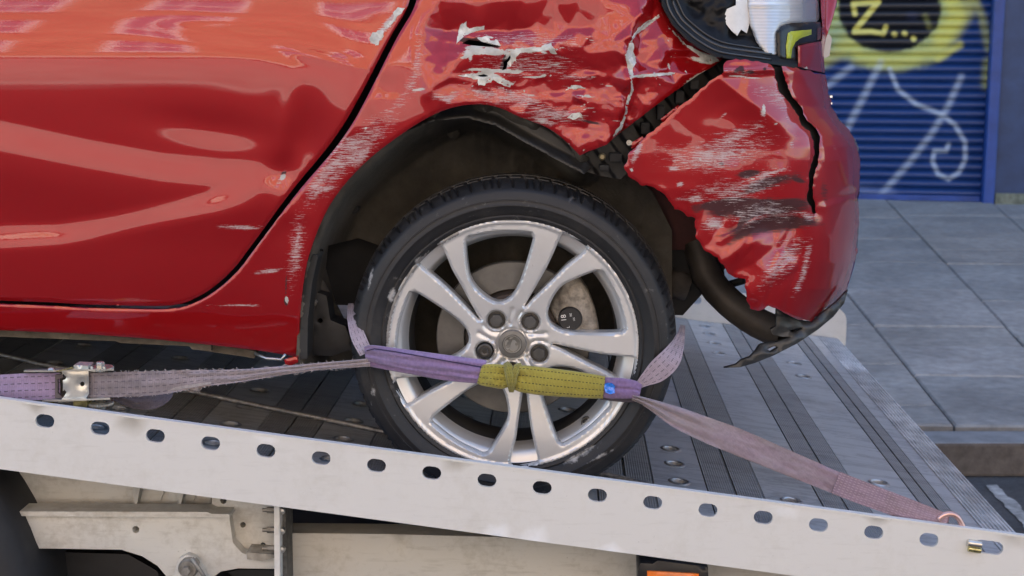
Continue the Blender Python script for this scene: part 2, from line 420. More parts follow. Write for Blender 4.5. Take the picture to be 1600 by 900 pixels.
for i in range(len(cols)-1):
    (a0, b0), (a1, b1) = cols[i], cols[i+1]
    rows = rowset.get(i) or ([5.32]+[5.32+.35*(i % 3)+.95*k+.12*math.sin(i*3+k) for k in range(1, 9)]+[14])
    for y0, y1 in zip(rows[:-1], rows[1:]):
        g = .004; y0 = max(y0, kerby(a0)+.18)
        c = [(a0+b0*(y0-5)+g, y0+g), (a1+b1*(y0-5)-g, y0+g), (a1+b1*(y1-5)-g, y1-g), (a0+b0*(y1-5)+g, y1-g)]
        dz = random.uniform(-.003, .003); t = [random.uniform(-.0025, .0025) for _ in range(4)]; e = .012
        cx = sum(k[0] for k in c)/4; cy = sum(k[1] for k in c)/4
        top = [(k[0]+(e if k[0] < cx else -e)*.6, k[1]+(e if k[1] < cy else -e)*.6, .127+dz+t[j]) for j, k in enumerate(c)]
        mid = [(*k, .119+dz+t[j]) for j, k in enumerate(c)]; bot = [(*k, .05) for k in c]
        V = top+mid+bot
        F = [[0, 1, 2, 3]]+[[a, a+4, (a+1) % 4+4, (a+1) % 4][::-1] for a in range(4)]+[[a+4, a+8, (a+1) % 4+8, (a+1) % 4+4][::-1] for a in range(4)]
        mk('paving_slab', V, F, SL[random.randrange(4)], pav)

# ------------------------------------------------------------------ shop with the shutter
FS = -.155; F0 = np.array([2.671, 13.225])     # foot of the facade: a line turned a little to the kerb
FD = np.array([1, FS])/math.hypot(1, FS); FN = np.array([FD[1], -FD[0]])   # along it, and out of it
def SH(x, y, out=0.):
    """photo pixel to the facade plane, pushed out by some metres"""
    d = ray(x, y); q = F0+FN*out; t = (FN@q)/(d[..., 0]*FN[0]+d[..., 1]*FN[1]); return CAM+d*t[..., None]
def fu(p): return (p[..., :2]-F0)@FD            # along the facade
def fx(u, z, out=0.):
    u = np.asarray(u, float); q = F0+FD*u[..., None]+FN*(np.asarray(out)[..., None] if np.ndim(out) else out)
    return np.concatenate([q, np.broadcast_to(np.asarray(z, float), u.shape)[..., None]], -1)
uR = float(fu(SH(1534, 300))); uF = float(fu(SH(1551, 300)))
shop = thing('shop_building', (float(F0[0]), float(F0[1]), .12), 'blue painted shop front with a graffiti covered roller shutter', 'building')
WALLB = mat('navy_painted_wall', (.022, .046, .115), .5, noise=(6, .25), bump=(30, .25))
UPW = mat('upper_brick', (.30, .20, .15), .8, noise=(20, .3))
def fbox(name, u0, u1, z0, z1, o0, o1, m, parent, bev=.0):
    b = B(); b.box((u0, o0, z0), (u1, o1, z1), bev); V = np.array(b.V)
    W = fx(V[:, 0], 0, V[:, 1]); W[:, 2] = V[:, 2]; return mk(name, W, b.F, m, parent)
SHL = uR-4.4
fbox('wall', uF, 26, .1, 4.3, -.3, .10, WALLB, shop)
fbox('wall', -26, SHL-.25, .1, 4.3, -.3, .10, WALLB, shop)
fbox('upper_wall', -26, 26, 4.3, 22, -.3, .08, UPW, shop)
fbox('back_wall', -26, 26, .1, 22, -9, -8.7, UPW, shop)
fbox('fascia', SHL-.25, uF, 3.35, 4.3, -.3, .14, WALLB, shop)
fbox('plinth', uF+.01, 26, .1, .22, .1, .13, mat('mossy_plinth', (.16, .17, .13), .9, noise=(25, .4)), shop)
FRB = mat('blue_frame_paint', (.018, .06, .25), .42, noise=(8, .2))
fr = fbox('shutter_frame', uR, uF, .1, 3.35, -.2, .13, FRB, shop, .012)
fbox('shutter_frame', SHL-.25, SHL, .1, 3.35, -.2, .13, FRB, shop, .012)
shut = fbox('roller_shutter', SHL, uR, .1, 3.35, -.14, -.12, mat('shutter_backing', (.01, .015, .04), .6), shop)
# graffiti as sprayed colour
def graffiti(x, y):
    c = np.tile(np.array([.006, .035, .15]), (len(x), 1))
    def put(mask, col):
        m_ = np.clip(mask, 0, 1)[:, None]; c[:] = c*(1-m_)+np.array(col)*m_
    def line(pl, w_, col, soft=3., al=1.):
        d, _ = pdist(x, y, pl); put((1-sstep(w_/2-soft, w_/2+soft, d))*al, col)
    YEL = (.62, .60, .13); BLK = (.008, .009, .014); WHT = (.50, .58, .68)
    n = fbm(x/14, y/14, 3, 4)
    e = np.hypot((x-1390)/82, (y-12)/72)
    put((1-sstep(1.20, 1.52, e+n*.05))*.85, (.42, .47, .16))
    line([(1285, 95), (1330, 70), (1345, 90), (1400, 98), (1470, 80), (1510, 20), (1525, -40)], 22, YEL, 9, .6)
    line([(1480, -30), (1495, 25), (1470, 60)], 26, YEL, 8, .8); line([(1500, 70), (1465, 92)], 10, YEL, 5, .8)
    line([(1512, -30), (1535, 28), (1545, 75)], 12, (.45, .46, .14), 6, .6)
    line([(1340, -20), (1315, 40), (1290, 70)], 16, (.30, .38, .20), 7, .7)
    line([(1548, 100), (1546, 130)], 22, (.42, .42, .10), 8, .75)
    put(1-sstep(.93, 1.02, e+n*.03), BLK)
    put((1-sstep(.1, .5, np.hypot((x-1425)/30, (y-25)/22)))*.35, (.04, .05, .12))
    line([(1446, 25), (1452, 42)], 8, (.25, .25, .08), 4, .6)
    ZC = (.66, .60, .16)
    line([(1336, 22), (1333, 6), (1372, 3)], 8, ZC, 2); line([(1372, 3), (1337, 46)], 9, ZC, 2); line([(1335, 50), (1362, 49), (1380, 53), (1384, 42)], 8, ZC, 2)
    for q in ((1397, 53), (1413, 52), (1427, 60)): line([q, (q[0]+1, q[1]+1)], 8, ZC, 2)
    line([(1376, 98), (1350, 150), (1318, 212)], 10, WHT, 5, .5); line([(1330, 104), (1288, 138)], 10, WHT, 5, .45)
    line([(1390, 108), (1403, 140), (1432, 163), (1470, 178), (1492, 195), (1508, 222), (1508, 250), (1498, 270), (1482, 280), (1466, 272), (1457, 252), (1460, 236), (1478, 236), (1482, 226)], 7, WHT, 3, .65)
    line([(1502, 120), (1482, 165), (1455, 210), (1420, 255), (1380, 300), (1360, 330)], 9, WHT, 5, .5)
    line([(1345, 300), (1390, 306)], 20, (.2, .26, .45), 9, .4)
    return c
SHM = attr_colour('sprayed_shutter_paint', .38)
pitch = .0795; nu = 190
us = np.concatenate([np.linspace(SHL, uR-1.9, 6)[:-1], np.linspace(uR-1.9, uR-.004, nu)])
prof = [(.0, -.012), (.004, -.002), (.012, .010), (.026, .018), (.040, .019), (.054, .013), (.064, .003), (.070, -.006), (.0795, -.012)]
z = .16; k = 0
def pxof(p):
    v = p-CAM; d = v@FW; return 800+FPX*(v@RT)/d, 450-FPX*(v@UP)/d
while z < 3.33:
    U, J = np.meshgrid(us, np.arange(len(prof)), indexing='ij'); pz = np.array([q[0] for q in prof])[J]; po = np.array([q[1] for q in prof])[J]-.05
    W = fx(U.ravel(), 0, po.ravel()+.0015*np.sin(U.ravel()*9+k)); W[:, 2] = z+pz.ravel()
    m_ = len(prof); F = [[i*m_+j, (i+1)*m_+j, (i+1)*m_+j+1, i*m_+j+1] for i in range(len(us)-1) for j in range(m_-1)]
    X, Y_ = pxof(W); mk('slat', W, F, SHM, shut, True, colors=graffiti(X, Y_))
    z += pitch; k += 1
fbox('bottom_rail', SHL, uR-.004, .125, .175, -.10, -.02, FRB, shut, .004)

# ------------------------------------------------------------------ terrace across the street (seen in the paint)
opp = thing('brick_building', (0, -13.2, 0), 'sunlit orange brick terrace across the street, mirrored in the red paint', 'building')
BRK = mat('orange_brick', (.42, .285, .17), .85, noise=(8, .22), bump=(40, .3))
WHI = mat('white_window_paint', (.85, .85, .83), .5); GLS = mat('window_glass', (.22, .24, .32), .08, spec=.8); STO = mat('pale_stone', (.55, .5, .42), .8, noise=(6, .15))  # pane colour is a painted lilac in place of mirrored sky
wcols = [-15.2+2.45*i for i in range(13)]; frows = [4.3, 7.2, 10.1]
yf = -13.0
b = B(); zc = [3.6]
for zr in frows: zc += [zr, zr+1.75]
zc += [12.6]; xc = [-17]
for c in wcols: xc += [c-.6, c+.6]
xc += [17]
for i in range(len(xc)-1):
    for j in range(len(zc)-1):
        if i % 2 == 1 and j % 2 == 1: continue
        b.box((xc[i], yf-.3, zc[j]), (xc[i+1], yf, zc[j+1]))
b.build('wall', BRK, opp)
B().box((-17, yf-.32, 0), (17, yf+.02, 3.35)).build('shop_front', mat('pale_render', (.27, .235, .215), .7, noise=(3, .15)), opp)
B().box((-17, yf-.3, 3.35), (17, yf+.16, 3.6), .02).build('cornice', STO, opp)
B().box((-17.1, yf-.3, 12.6), (17.1, yf+.2, 12.95), .03).build('cornice', STO, opp)
B().box((-17, yf-8, 0), (17, yf-7.7, 12.6)).build('back_wall', BRK, opp)
B().box((-17, yf-8, 12.6), (17, yf-.3, 12.8)).build('roof', mat('slate', (.09, .09, .10), .7), opp)
first = None
for zr in frows:
    for c in wcols:
        loc = (c, yf, zr)
        if first is None:
            b = B(); 
            for lo, hi in [((-.6, -.16, 0), (-.48, -.02, 1.75)), ((.48, -.16, 0), (.6, -.02, 1.75)), ((-.5, -.16, 0), (.5, -.05, .1)), ((-.5, -.16, 1.65), (.5, -.05, 1.75)), ((-.5, -.13, .83), (.5, -.06, .91)), ((-.02, -.13, .1), (.02, -.06, .83)), ((-.02, -.13, .91), (.02, -.06, 1.65))]: b.box(lo, hi)
            fo = b.build('window', WHI); fo.parent = opp; fo.location = Vector(loc)-opp.location
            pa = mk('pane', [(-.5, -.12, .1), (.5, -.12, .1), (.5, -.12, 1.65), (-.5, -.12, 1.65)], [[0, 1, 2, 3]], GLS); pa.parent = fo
            si = B().box((-.7, -.14, -.12), (.7, .06, 0)).build('sill', STO); si.parent = fo
            first = (fo, pa, si)
        else:
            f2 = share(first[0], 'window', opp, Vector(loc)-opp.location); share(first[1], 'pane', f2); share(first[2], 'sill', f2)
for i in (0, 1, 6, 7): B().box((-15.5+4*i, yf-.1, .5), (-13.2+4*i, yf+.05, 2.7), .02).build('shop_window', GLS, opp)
opv = tag(B().box((-60, -12.2, 0), (60, -10.6, .12), .01).build('far_pavement', SL[1]), kind='structure')
# ================================================================== the recovery truck
def metal_paint(name, col, rough, metal, grime, gcol, gscale=4.):
    m = bpy.data.materials.new(name); m.use_nodes = True; t = NT(m); ob = t.coord('Object')
    n1 = t.noise(ob, gscale, (1, 1, 1), 8, .65); n2 = t.noise(ob, 55., (1, 1, 1), 5, .7); n3 = t.noise(ob, 16., (1, 1, 7), 6, .6)
    f = t.math('MULTIPLY', t.math('SUBTRACT', t.math('ADD', t.math('MULTIPLY', n1, .6), t.math('MULTIPLY', n2, .4)), .50), 3.2, clamp=True)
    c = t.mix(t.math('MULTIPLY', f, grime), col, gcol)
    sp = t.math('MULTIPLY', t.math('SUBTRACT', t.noise(ob, 130., (1, 1, 1), 2), .70), 9., clamp=True)
    c = t.mix(t.math('MULTIPLY', sp, .45), c, tuple(.35*x for x in gcol))
    sm = t.math('MULTIPLY', t.math('SUBTRACT', n3, .55), 3., clamp=True)
    c = t.mix(t.math('MULTIPLY', sm, grime*.5), c, tuple(.7*x for x in gcol))
    t.v(c, t.b.inputs['Base Color']); t.v(t.math('ADD', rough-.08, t.math('MULTIPLY', n1, .25)), t.b.inputs['Roughness'])
    t.b.inputs['Metallic'].default_value = metal
    t.l.new(t.bump(n2, .10, .001), t.b.inputs['Normal']); MATS[name] = m; return m
ALU = metal_paint('rail_aluminium', (.66, .655, .63), .5, .0, .6, (.50, .48, .42), 11.)
CHS = metal_paint('chassis_white_paint', (.60, .60, .57), .5, .0, .95, (.26, .235, .19), 8.)
CHB = metal_paint('dusty_bar_paint', (.52, .51, .47), .55, .0, .95, (.25, .225, .17), 7.)
DRK = mat('black_steel', (.012, .013, .016), .5, noise=(12, .3)); NAVY = mat('navy_gap_shade', (.012, .016, .035), .4)
STL = mat('galvanised_steel', (.52, .52, .5), .35, .85, noise=(40, .25), vary_rough=.12); RUST = mat('dull_bolt_steel', (.26, .25, .23), .5, .6, noise=(60, .4))
YR = 2.50
truck = thing('flatbed_truck', (-.3, 3.7, 0), 'white flatbed recovery truck with tilted slatted metal deck under the red car', 'truck')
# side rail with the row of slots
def rail_top(x): return 625+(840-625)*np.asarray(x)/1600.
sl = 215/1600; ang = math.atan(sl); rail_slots = []
xs0, xe0 = -420, 1790
outer = [(xs0, rail_top(xs0)), (xe0-30, rail_top(xe0-30)), (xe0, rail_top(xe0)+30), (xe0, rail_top(xe0)+108), (xs0, rail_top(xs0)+108)]
nsl = 0; x = 70-86.35*5
while x < xe0-40:
    wd = 46 if 1500 < x < 1560 else 30
    rail_slots.append(stadium(x+(7 if wd > 40 else 0), rail_top(x)+18.5+5, wd, 20.5, ang)); x += 86.35
panel('side_rail', outer, flat(YR), 30, ALU, truck, rail_slots, wall=.007, roundpx=0)
# thin bright top lip
b = B(); A = P(xs0, rail_top(xs0), YR); E_ = P(xe0-34, rail_top(xe0-34), YR)
b.prism([(A[0], A[2]-.0005), (E_[0], E_[2]-.0005), (E_[0], E_[2]+.0035), (A[0], A[2]+.0035)], YR-.001, YR+.012); b.build('rail_lip', ALU, truck)
# far rail, same piece facing away, with its rounded end
YF = 4.93; xend = .975
def rail_poly(x0, x1, h0, h1): return x0, x1
xa = -3.2; r_ = .055
zt = lambda x, h: float(deckz(x))+h
prof = [(xa, zt(xa, -.02)), (xend, zt(xend, -.02))]
for a in np.linspace(0, math.pi/2, 7): prof.append((xend-.06+.06*math.cos(a), zt(xend-.06+.06*math.cos(a), .065+.05*math.sin(a))))
prof.append((xa, zt(xa, .115)))
hl = []; xx = xend-.105
while xx > -1.8: hl.append(stadium(xx, zt(xx, .07), .040, .029, -ang)); xx -= .208
def far_place(x, y, Y): return np.column_stack([x, Y, y])
panel('far_rail', prof, flat(YF), .08, ALU, truck, hl, wall=.007, place=far_place)

# deck planks running across the bed: smooth ones with flared holes, ribbed ones with a groove
def plank_mat(name, col, ribs, rough):
    m = bpy.data.materials.new(name); m.use_nodes = True; t = NT(m); ob = t.coord('Object')
    n1 = t.noise(ob, 2.2, (1, 1, 1), 9, .66); n2 = t.noise(ob, 30., (1, .35, 1), 6, .7); n3 = t.noise(ob, 5., (.6, 3.5, 1), 7, .7, .12, .6)
    mud = t.math('MULTIPLY', t.math('SUBTRACT', n1, .50), 4.5, clamp=True)
    lines = t.math('MULTIPLY', t.math('SUBTRACT', .035, t.math('ABSOLUTE', t.math('SUBTRACT', n3, .52))), 22., clamp=True)
    c = t.mix(t.math('MULTIPLY', mud, .6), col, (.135, .115, .105)); c = t.mix(t.math('MULTIPLY', n2, .45), c, tuple(.55*x for x in col))
    c = t.mix(t.math('MULTIPLY', lines, .45), c, (.05, .045, .045))
    t.v(c, t.b.inputs['Base Color']); t.b.inputs['Metallic'].default_value = .25 if not ribs else .1
    t.v(t.math('ADD', rough, t.math('MULTIPLY', mud, .3)), t.b.inputs['Roughness'])
    h = n2
    if ribs: h = t.math('ADD', t.math('MULTIPLY', t.wave(ob, 62., 'X'), 1.), t.math('MULTIPLY', n2, .3))
    t.l.new(t.bump(h, .55 if ribs else .12, .0016), t.b.inputs['Normal']); MATS[name] = m; return m
SMO = plank_mat('smooth_deck_alloy', (.54, .55, .56), False, .34); RIB = plank_mat('ribbed_deck_alloy', (.30, .30, .30), True, .45)
edges = [.190, .304, .424, .546, .650, .777, .838]
Y0, Y1 = YR+.07, YF-.004
strips = []
xl = -3.0; e2 = [.190]
while e2[0] > xl: e2 = [e2[0]-.120, *e2]
kinds = []
full = e2+edges[1:]
for i in range(len(full)-1):
    fromright = (len(full)-2-i)
    # pattern seen from the right: ribbed, smooth, ribbed, smooth ...
    strips.append((full[i], full[i+1], 'rib' if fromright % 2 == 0 else 'smooth'))
HOLE = mat('flared_hole_edge', (.42, .43, .44), .32, .7, noise=(50, .3))
def plank(x0, x1, kind, ys):
    g = .0012; b = B(); xc = (x0+x1)/2
    if kind == 'smooth':
        outer = [(x0+g, Y0), (x1-g, Y0), (x1-g, Y1), (x0+g, Y1)]; holes = [circ(xc+dx, y, .0165, n=16) for dx, y in ys]
        V2, F, loops = triangulate(outer, holes, .055)
        V = [np.column_stack([V2, deckz(V2[:, 0])])]; Fs = F.tolist(); k = len(V2)
        for li, h in enumerate(loops):
            n = len(h); dn = .022 if li else .03
            V += [np.column_stack([h, deckz(h[:, 0])]), np.column_stack([h, deckz(h[:, 0])-dn*.6])]
            Fs += [[k+i, k+(i+1) % n, k+n+(i+1) % n, k+n+i] for i in range(n)]; k += 2*n
        o = mk('deck_plank', np.vstack(V), Fs, SMO, truck)
        for dx, y in ys:
            c = (xc+dx, y, float(deckz(xc+dx)))
            q = B().lathe([(.0165, -.004), (.0175, .001), (.0195, .0030), (.0225, .0022), (.0245, .0002)], (0, 0, 0), 'z', 20)
            V = np.array(q.V); V[:, 2] += DS*V[:, 0]; V += np.array(c); mk('hole_collar', V, q.F, HOLE, o, True)
        return o
    b = B(); xm = xc
    for a, c in ((x0+g, xm-.0022), (xm+.0022, x1-g)):
        top = [(a, Y0), (c, Y0), (c, Y1), (a, Y1)]
        b.add([(x, y, float(deckz(x))+.0015) for x, y in top]+[(x, y, float(deckz(x))-.016) for x, y in top], [[0, 1, 2, 3], [0, 4, 5, 1], [1, 5, 6, 2], [2, 6, 7, 3], [3, 7, 4, 0]])
    b.add([(xm-.003, Y0, float(deckz(xm))-.006), (xm+.003, Y0, float(deckz(xm))-.006), (xm+.003, Y1, float(deckz(xm))-.006), (xm-.003, Y1, float(deckz(xm))-.006)], [[0, 1, 2, 3]])
    return b.build('deck_plank', RIB, truck)
for i, (x0, x1, kd) in enumerate(strips):
    ys = []; xc = (x0+x1)/2
    if kd == 'smooth':
        if x0 > .4 and x0 < .45: ys = [(-.004, y) for y in (4.83, 4.70, 4.55, 4.40, 2.94, 2.84, 2.74, 2.62)]
        elif x0 > .6 and x0 < .7: ys = [(.0, y) for y in (4.40, 4.22, 3.17, 3.05, 2.72, 2.62)]
        elif .1 < x0 < .2: ys = [(.0, y) for y in (3.22, 3.10, 2.97, 2.80, 2.66, 4.8, 4.6)]
        elif i % 4 == 1 or True: ys = [(.0, y) for y in (2.66, 2.80, 2.95, 3.10, 3.25, 3.45, 4.3, 4.5)]
    plank(x0, x1, kd, ys)
# end strip: smooth border then fine ridges
b = B(); q = [(.838, Y0), (.876, Y0), (.876, Y1), (.838, Y1)]
b.add([(x+.001*(1 if x < .85 else -1), y, float(deckz(x))+.001) for x, y in q]+[(x, y, float(deckz(x))-.016) for x, y in q], [[0, 1, 2, 3], [0, 4, 5, 1], [1, 5, 6, 2], [2, 6, 7, 3], [3, 7, 4, 0]])
b.build('deck_border', SMO, truck)
V = []; F = []; nr = 8; wr = (.950-.876)/nr
px_ = [.876]
for i in range(nr): px_ += [.876+wr*i+wr*.12, .876+wr*i+wr*.48, .876+wr*i+wr*.60, .876+wr*(i+1)]
hz = [0]+[.0035, .0035, -.001, -.001]*nr; px_ += [.953, .953]; hz += [-.004, -.07]
for x, h in zip(px_, hz): V += [(x, Y0, float(deckz(x))+h), (x, Y1, float(deckz(x))+h)]
for i in range(len(px_)-1): F.append([2*i, 2*i+2, 2*i+3, 2*i+1])
mk('ridged_end_strip', V, F, mat('worn_ridged_alloy', (.60, .60, .60), .42, .2, noise=(20, .35), vary_rough=.15), truck)
B().poly3([(-3.0, Y0+.03, float(deckz(-3.0))-.020), (.9, Y0+.03, float(deckz(.9))-.020), (.9, Y1, float(deckz(.9))-.020), (-3.0, Y1, float(deckz(-3.0))-.020)],
          [(-3.0, Y0+.03, float(deckz(-3.0))-.023), (.9, Y0+.03, float(deckz(.9))-.023), (.9, Y1, float(deckz(.9))-.023), (-3.0, Y1, float(deckz(-3.0))-.023)]).build('under_deck_shade', DRK, truck)  # thin black sheet added so the plank holes look dark

# chassis seen under the rail
slab_px('dark_gap_backing', [(-300, 690), (1000, 760), (1000, 1100), (-300, 1100)], 2.98, .05, NAVY, truck, step=60)  # dark sheet added behind the chassis, gap shade put into its colour
slab_px('upper_chassis_panel', [(-30, 722), (330, 770), (330, 800), (-30, 796)], 2.70, .02, CHS, truck)
def gusset(x0, x1, y0, y1): slab_px('gusset', [(x0, y0), (x1, y0+1), (x0+(x1-x0)*.45, y1), (x0+(x1-x0)*.3, y1)], 2.665, .03, mat('gusset_grey', (.42, .42, .40), .5, noise=(20, .2)), truck, step=8)
gusset(207, 220, 755, 793); gusset(276, 288, 765, 794)
slab_px('pressed_outline', stadium(226, 765, 60, 52, 0), 2.692, .02, CHS, truck, step=8, roundpx=5)
slab_px('pressed_outline', stadium(284, 772, 44, 40, 0), 2.692, .02, CHS, truck, step=8, roundpx=5)
lower = [(-30, 800), (358, 802.5), (359, 815), (364, 848), (378, 864), (392, 868), (432, 872), (432, 889), (372, 888), (345, 893), (322, 910), (268, 910), (246, 884), (222, 869), (190, 859), (74, 857), (-30, 857)]
slab_px('lower_chassis_panel', lower, 2.63, .03, CHS, truck, [circ(212, 827.5, 5.6)], step=12)
slab_px('chassis_flange', [(-30, 799), (324, 800), (330, 803), (358, 803), (359, 808.5), (-30, 806)], 2.615, .05, CHS, truck, step=12, roundpx=2)
slab_px('bracket_plate', [(331, 765), (429, 778), (429, 874), (395, 870), (350, 845), (350, 800), (331, 797)], 2.66, .02, CHS, truck, [circ(349, 782.5, 5), circ(379.5, 820, 4.4), circ(411, 852, 4.4), stadium(328.5+5, 796, 4, 12, 0)], step=10)
slab_px('folded_tab', [(385, 863), (430, 867), (428, 872), (410, 877), (386, 874)], 2.61, .05, mat('dirty_tab', (.30, .28, .24), .7, noise=(40, .4)), truck, step=8)
slab_px('vertical_plate', [(428, 780), (436.5, 780), (437.5, 930), (429, 930)], 2.57, .05, ALU, truck, step=12, roundpx=2)
slab_px('vertical_plate', [(437, 782), (446, 783), (449, 930), (437.5, 930)], 2.60, .07, mat('grimy_plate_edge', (.09, .088, .082), .7, noise=(60, .6)), truck, step=10, roundpx=0)
for i, yy in enumerate((797, 828, 857)):
    c = P(420, yy, 2.63); b = B().lathe([(0, -.004), (.0062, -.003), (.0062, .012)], c, 'x', 6); b.lathe([(0, -.012), (.004, -.012), (.004, .012)], c, 'x', 10)
    b.build('chassis_bolt', RUST, truck)
    c = P(440.5, yy+2, 2.585); B().lathe([(0, -.004), (.006, -.003), (.0065, .006)], c, 'y', 10).build('chassis_bolt', STL, truck)
bar = [(449, 833), (600, 834.5), (775, 839), (1000, 860), (1720, 940), (1720, 1040), (449, 1040)]
slab_px('side_bar', bar, 2.66, .06, CHB, truck, step=25)
# pivot with its bolt
c = P(294, 888, 2.60)
slab_px('pivot_bracket', [(270, 910), (274, 888), (280, 873), (292, 867), (304, 871), (314, 885), (326, 910)], 2.61, .02, CHS, truck, step=6, roundpx=3)
B().lathe([(0, -.006), (.016, -.006), (.019, -.002), (.019, .02)], c, 'y', 28).build('pivot_washer', RUST, truck, True, sharp=30)
B().lathe([(0, -.018), (.008, -.018), (.009, -.016), (.009, -.004)], c, 'y', 6).build('pivot_bolt', RUST, truck)
b = B(); b.tube([P(300, 872, 2.585), P(312, 890, 2.585), P(326, 912, 2.585)], .004, 8); b.build('pivot_link', RUST, truck, True)
# air pipe with a bright edge
b = B(); b.tube([P(345, 896, 2.75), P(356, 905, 2.74), P(364, 920, 2.74)], .012, 12); b.build('brake_pipe', DRK, truck, True)
slab_px('mud_guard', [(74, 862), (200, 866), (245, 892), (262, 930), (74, 930)], 2.74, .1, DRK, truck, step=20)
slab_px('mud_guard', [(330, 905), (350, 895), (375, 890), (432, 891), (432, 930), (320, 930)], 2.74, .1, DRK, truck, step=20)
# truck wheels
RUB = mat('truck_tyre_rubber', (.018, .018, .02), .7, noise=(14, .3), bump=(50, .3))
tw = P(-307, 980, 2.58)
for (cx_, yy, sg) in ((tw[0], 2.535, 1), (tw[0], 4.60, 1), (-4.2, 2.58, 1), (-4.2, 4.6, 1)):
    c = (cx_, yy, .465 if yy < 3 and cx_ > -3 else .37); kr = c[2]/.37
    tp = [(.2, .02), (.22, -.004), (.28, -.010), (.33, -.002), (.358, .015), (.37, .05), (.37, .22), (.355, .26), (.25, .27), (.2, .25)]
    tyr = B().lathe([(r*kr, h) for r, h in tp], c, 'y', 72).build('truck_wheel', RUB, truck, True)
    B().lathe([(0, .05), (.06, .05), (.08, .09), (.15, .10), (.185, .03), (.2, .015)], c, 'y', 40).build('hub', mat('white_steel_hub', (.55, .55, .54), .5), tyr, True)
# cab far out of the picture and the long frame that carries the bed
b = B(); b.box((-5.4, 3.15, .36), (.3, 3.3, .52)); b.box((-5.4, 4.1, .36), (.3, 4.25, .52)); b.build('ladder_frame', DRK, truck)
b = B(); b.prism([(-5.9, .5), (-4.2, .5), (-3.7, .9), (-3.7, 2.45), (-5.3, 2.45), (-5.9, 1.5)], 2.55, 4.75); b.build('cab', ALU, truck)
# orange side marker
HS = mat('black_plastic', (.016, .016, .018), .42, noise=(20, .2))
slab_px('marker_lamp_housing', [(998, 930), (997, 892), (1001, 880), (1020, 881), (1028, 876), (1106, 886), (1108, 930)], 2.545, .08, HS, truck, step=9)
slab_px('marker_lamp', [(1012, 930), (1011, 892.5), (1092, 897), (1094, 930)], 2.538, .02, mat('orange_lens', (.75, .17, .02), .18, coat=.6, noise=(60, .2)), truck, step=9)

# ------------------------------------------------------------------ winch cable lying on the bed
def cable_mat():
    m = bpy.data.materials.new('wire_rope'); m.use_nodes = True; t = NT(m); uv = t.coord('UV')
    wv = t.wave(uv, 1., 'DIAGONAL', (1, 1, 1)); c = t.mix(wv, (.02, .02, .02), (.34, .32, .28)); t.v(c, t.b.inputs['Base Color'])
    t.b.inputs['Roughness'].default_value = .5; t.b.inputs['Metallic'].default_value = .4; t.l.new(t.bump(wv, .8, .002), t.b.inputs['Normal']); return m
pth = np.array([D(x, y, .008) for x, y in ((-700, 410), (-300, 492), (0, 554), (60, 568), (150, 584), (270, 606), (420, 637), (570, 668), (700, 697), (850, 724), (960, 744), (1040, 766), (1100, 782))])
pth = catmull(pth, .03); T = np.gradient(pth, axis=0); T /= np.linalg.norm(T, axis=1)[:, None]
acc = np.concatenate([[0], np.cumsum(np.linalg.norm(np.diff(pth, axis=0), axis=1))]); fine = np.arange(0, acc[-1], .0012)
cen = np.column_stack([np.interp(fine, acc, pth[:, i]) for i in range(3)]); Tt = np.gradient(cen, axis=0); Tt /= np.linalg.norm(Tt, axis=1)[:, None]
N1 = np.cross(Tt, [0, 0, 1.]); N1 /= np.linalg.norm(N1, axis=1)[:, None]; N2 = np.cross(N1, Tt)
V = []; n = 12
ph = fine*2*math.pi/.045
rings = []
for k in range(n):
    a = 2*math.pi*k/n; rr = .0052+.0011*np.abs(np.cos(3*(a-ph)))
    rings.append(cen+(rr*math.cos(a))[:, None]*N1+(rr*math.sin(a))[:, None]*N2)
V = np.stack(rings, 1).reshape(-1, 3); m_ = len(fine)
F = [[i*n+k, i*n+(k+1) % n, (i+1)*n+(k+1) % n, (i+1)*n+k] for i in range(0, m_-1) for k in range(n)]
cab = mk('winch_cable', V, F, mat('wire_rope_steel', (.36, .36, .36), .45, .6, noise=(90, .4)), None, True, org=pth[0])
tag(cab, 'twisted grey steel winch cable lying across the deck behind the wheel', 'cable')
# ================================================================== the red car
car = thing('red_car', (WC[0], 3.5, DZ0), 'crashed red hatchback with crumpled rear corner strapped on the flatbed', 'car')
# ---------------------------------------------------------------- wheel
RUBC = None
def tyre_material():
    m = bpy.data.materials.new('car_tyre_rubber'); m.use_nodes = True; t = NT(m); ob = t.coord('Object')
    n1 = t.noise(ob, 9., (1, 1, 1), 8, .68); n2 = t.noise(ob, 42., (1, 1, 1), 6, .72); n3 = t.noise(ob, 18., (1, 1, 1), 7, .7, 0, 1.5)
    ds = t.math('MULTIPLY', t.math('SUBTRACT', n1, .48), 3., clamp=True); sc = t.math('MULTIPLY', t.math('SUBTRACT', t.math('MULTIPLY', n3, n2), .345), 14., clamp=True)
    sp = t.math('MULTIPLY', t.math('SUBTRACT', t.noise(ob, 85., (1, 1, 1), 3), .69), 12., clamp=True)
    a = t.attr('scuff').outputs['Fac']; am = t.math('MULTIPLY', t.math('SUBTRACT', a, n2), 5., clamp=True)
    c = t.mix(t.math('MULTIPLY', ds, .8), (.013, .013, .0145), (.062, .056, .051)); c = t.mix(t.math('MULTIPLY', sc, .5), c, (.17, .165, .16))
    c = t.mix(t.math('MULTIPLY', sp, .3), c, (.3, .3, .3)); c = t.mix(t.math('MULTIPLY', am, .75), c, (.5, .5, .5))
    t.v(c, t.b.inputs['Base Color']); t.v(t.math('ADD', .42, t.math('MULTIPLY', n1, .35)), t.b.inputs['Roughness'])
    t.l.new(t.bump(t.math('ADD', n2, n3), .25, .001), t.b.inputs['Normal']); return m
TYM = tyre_material()
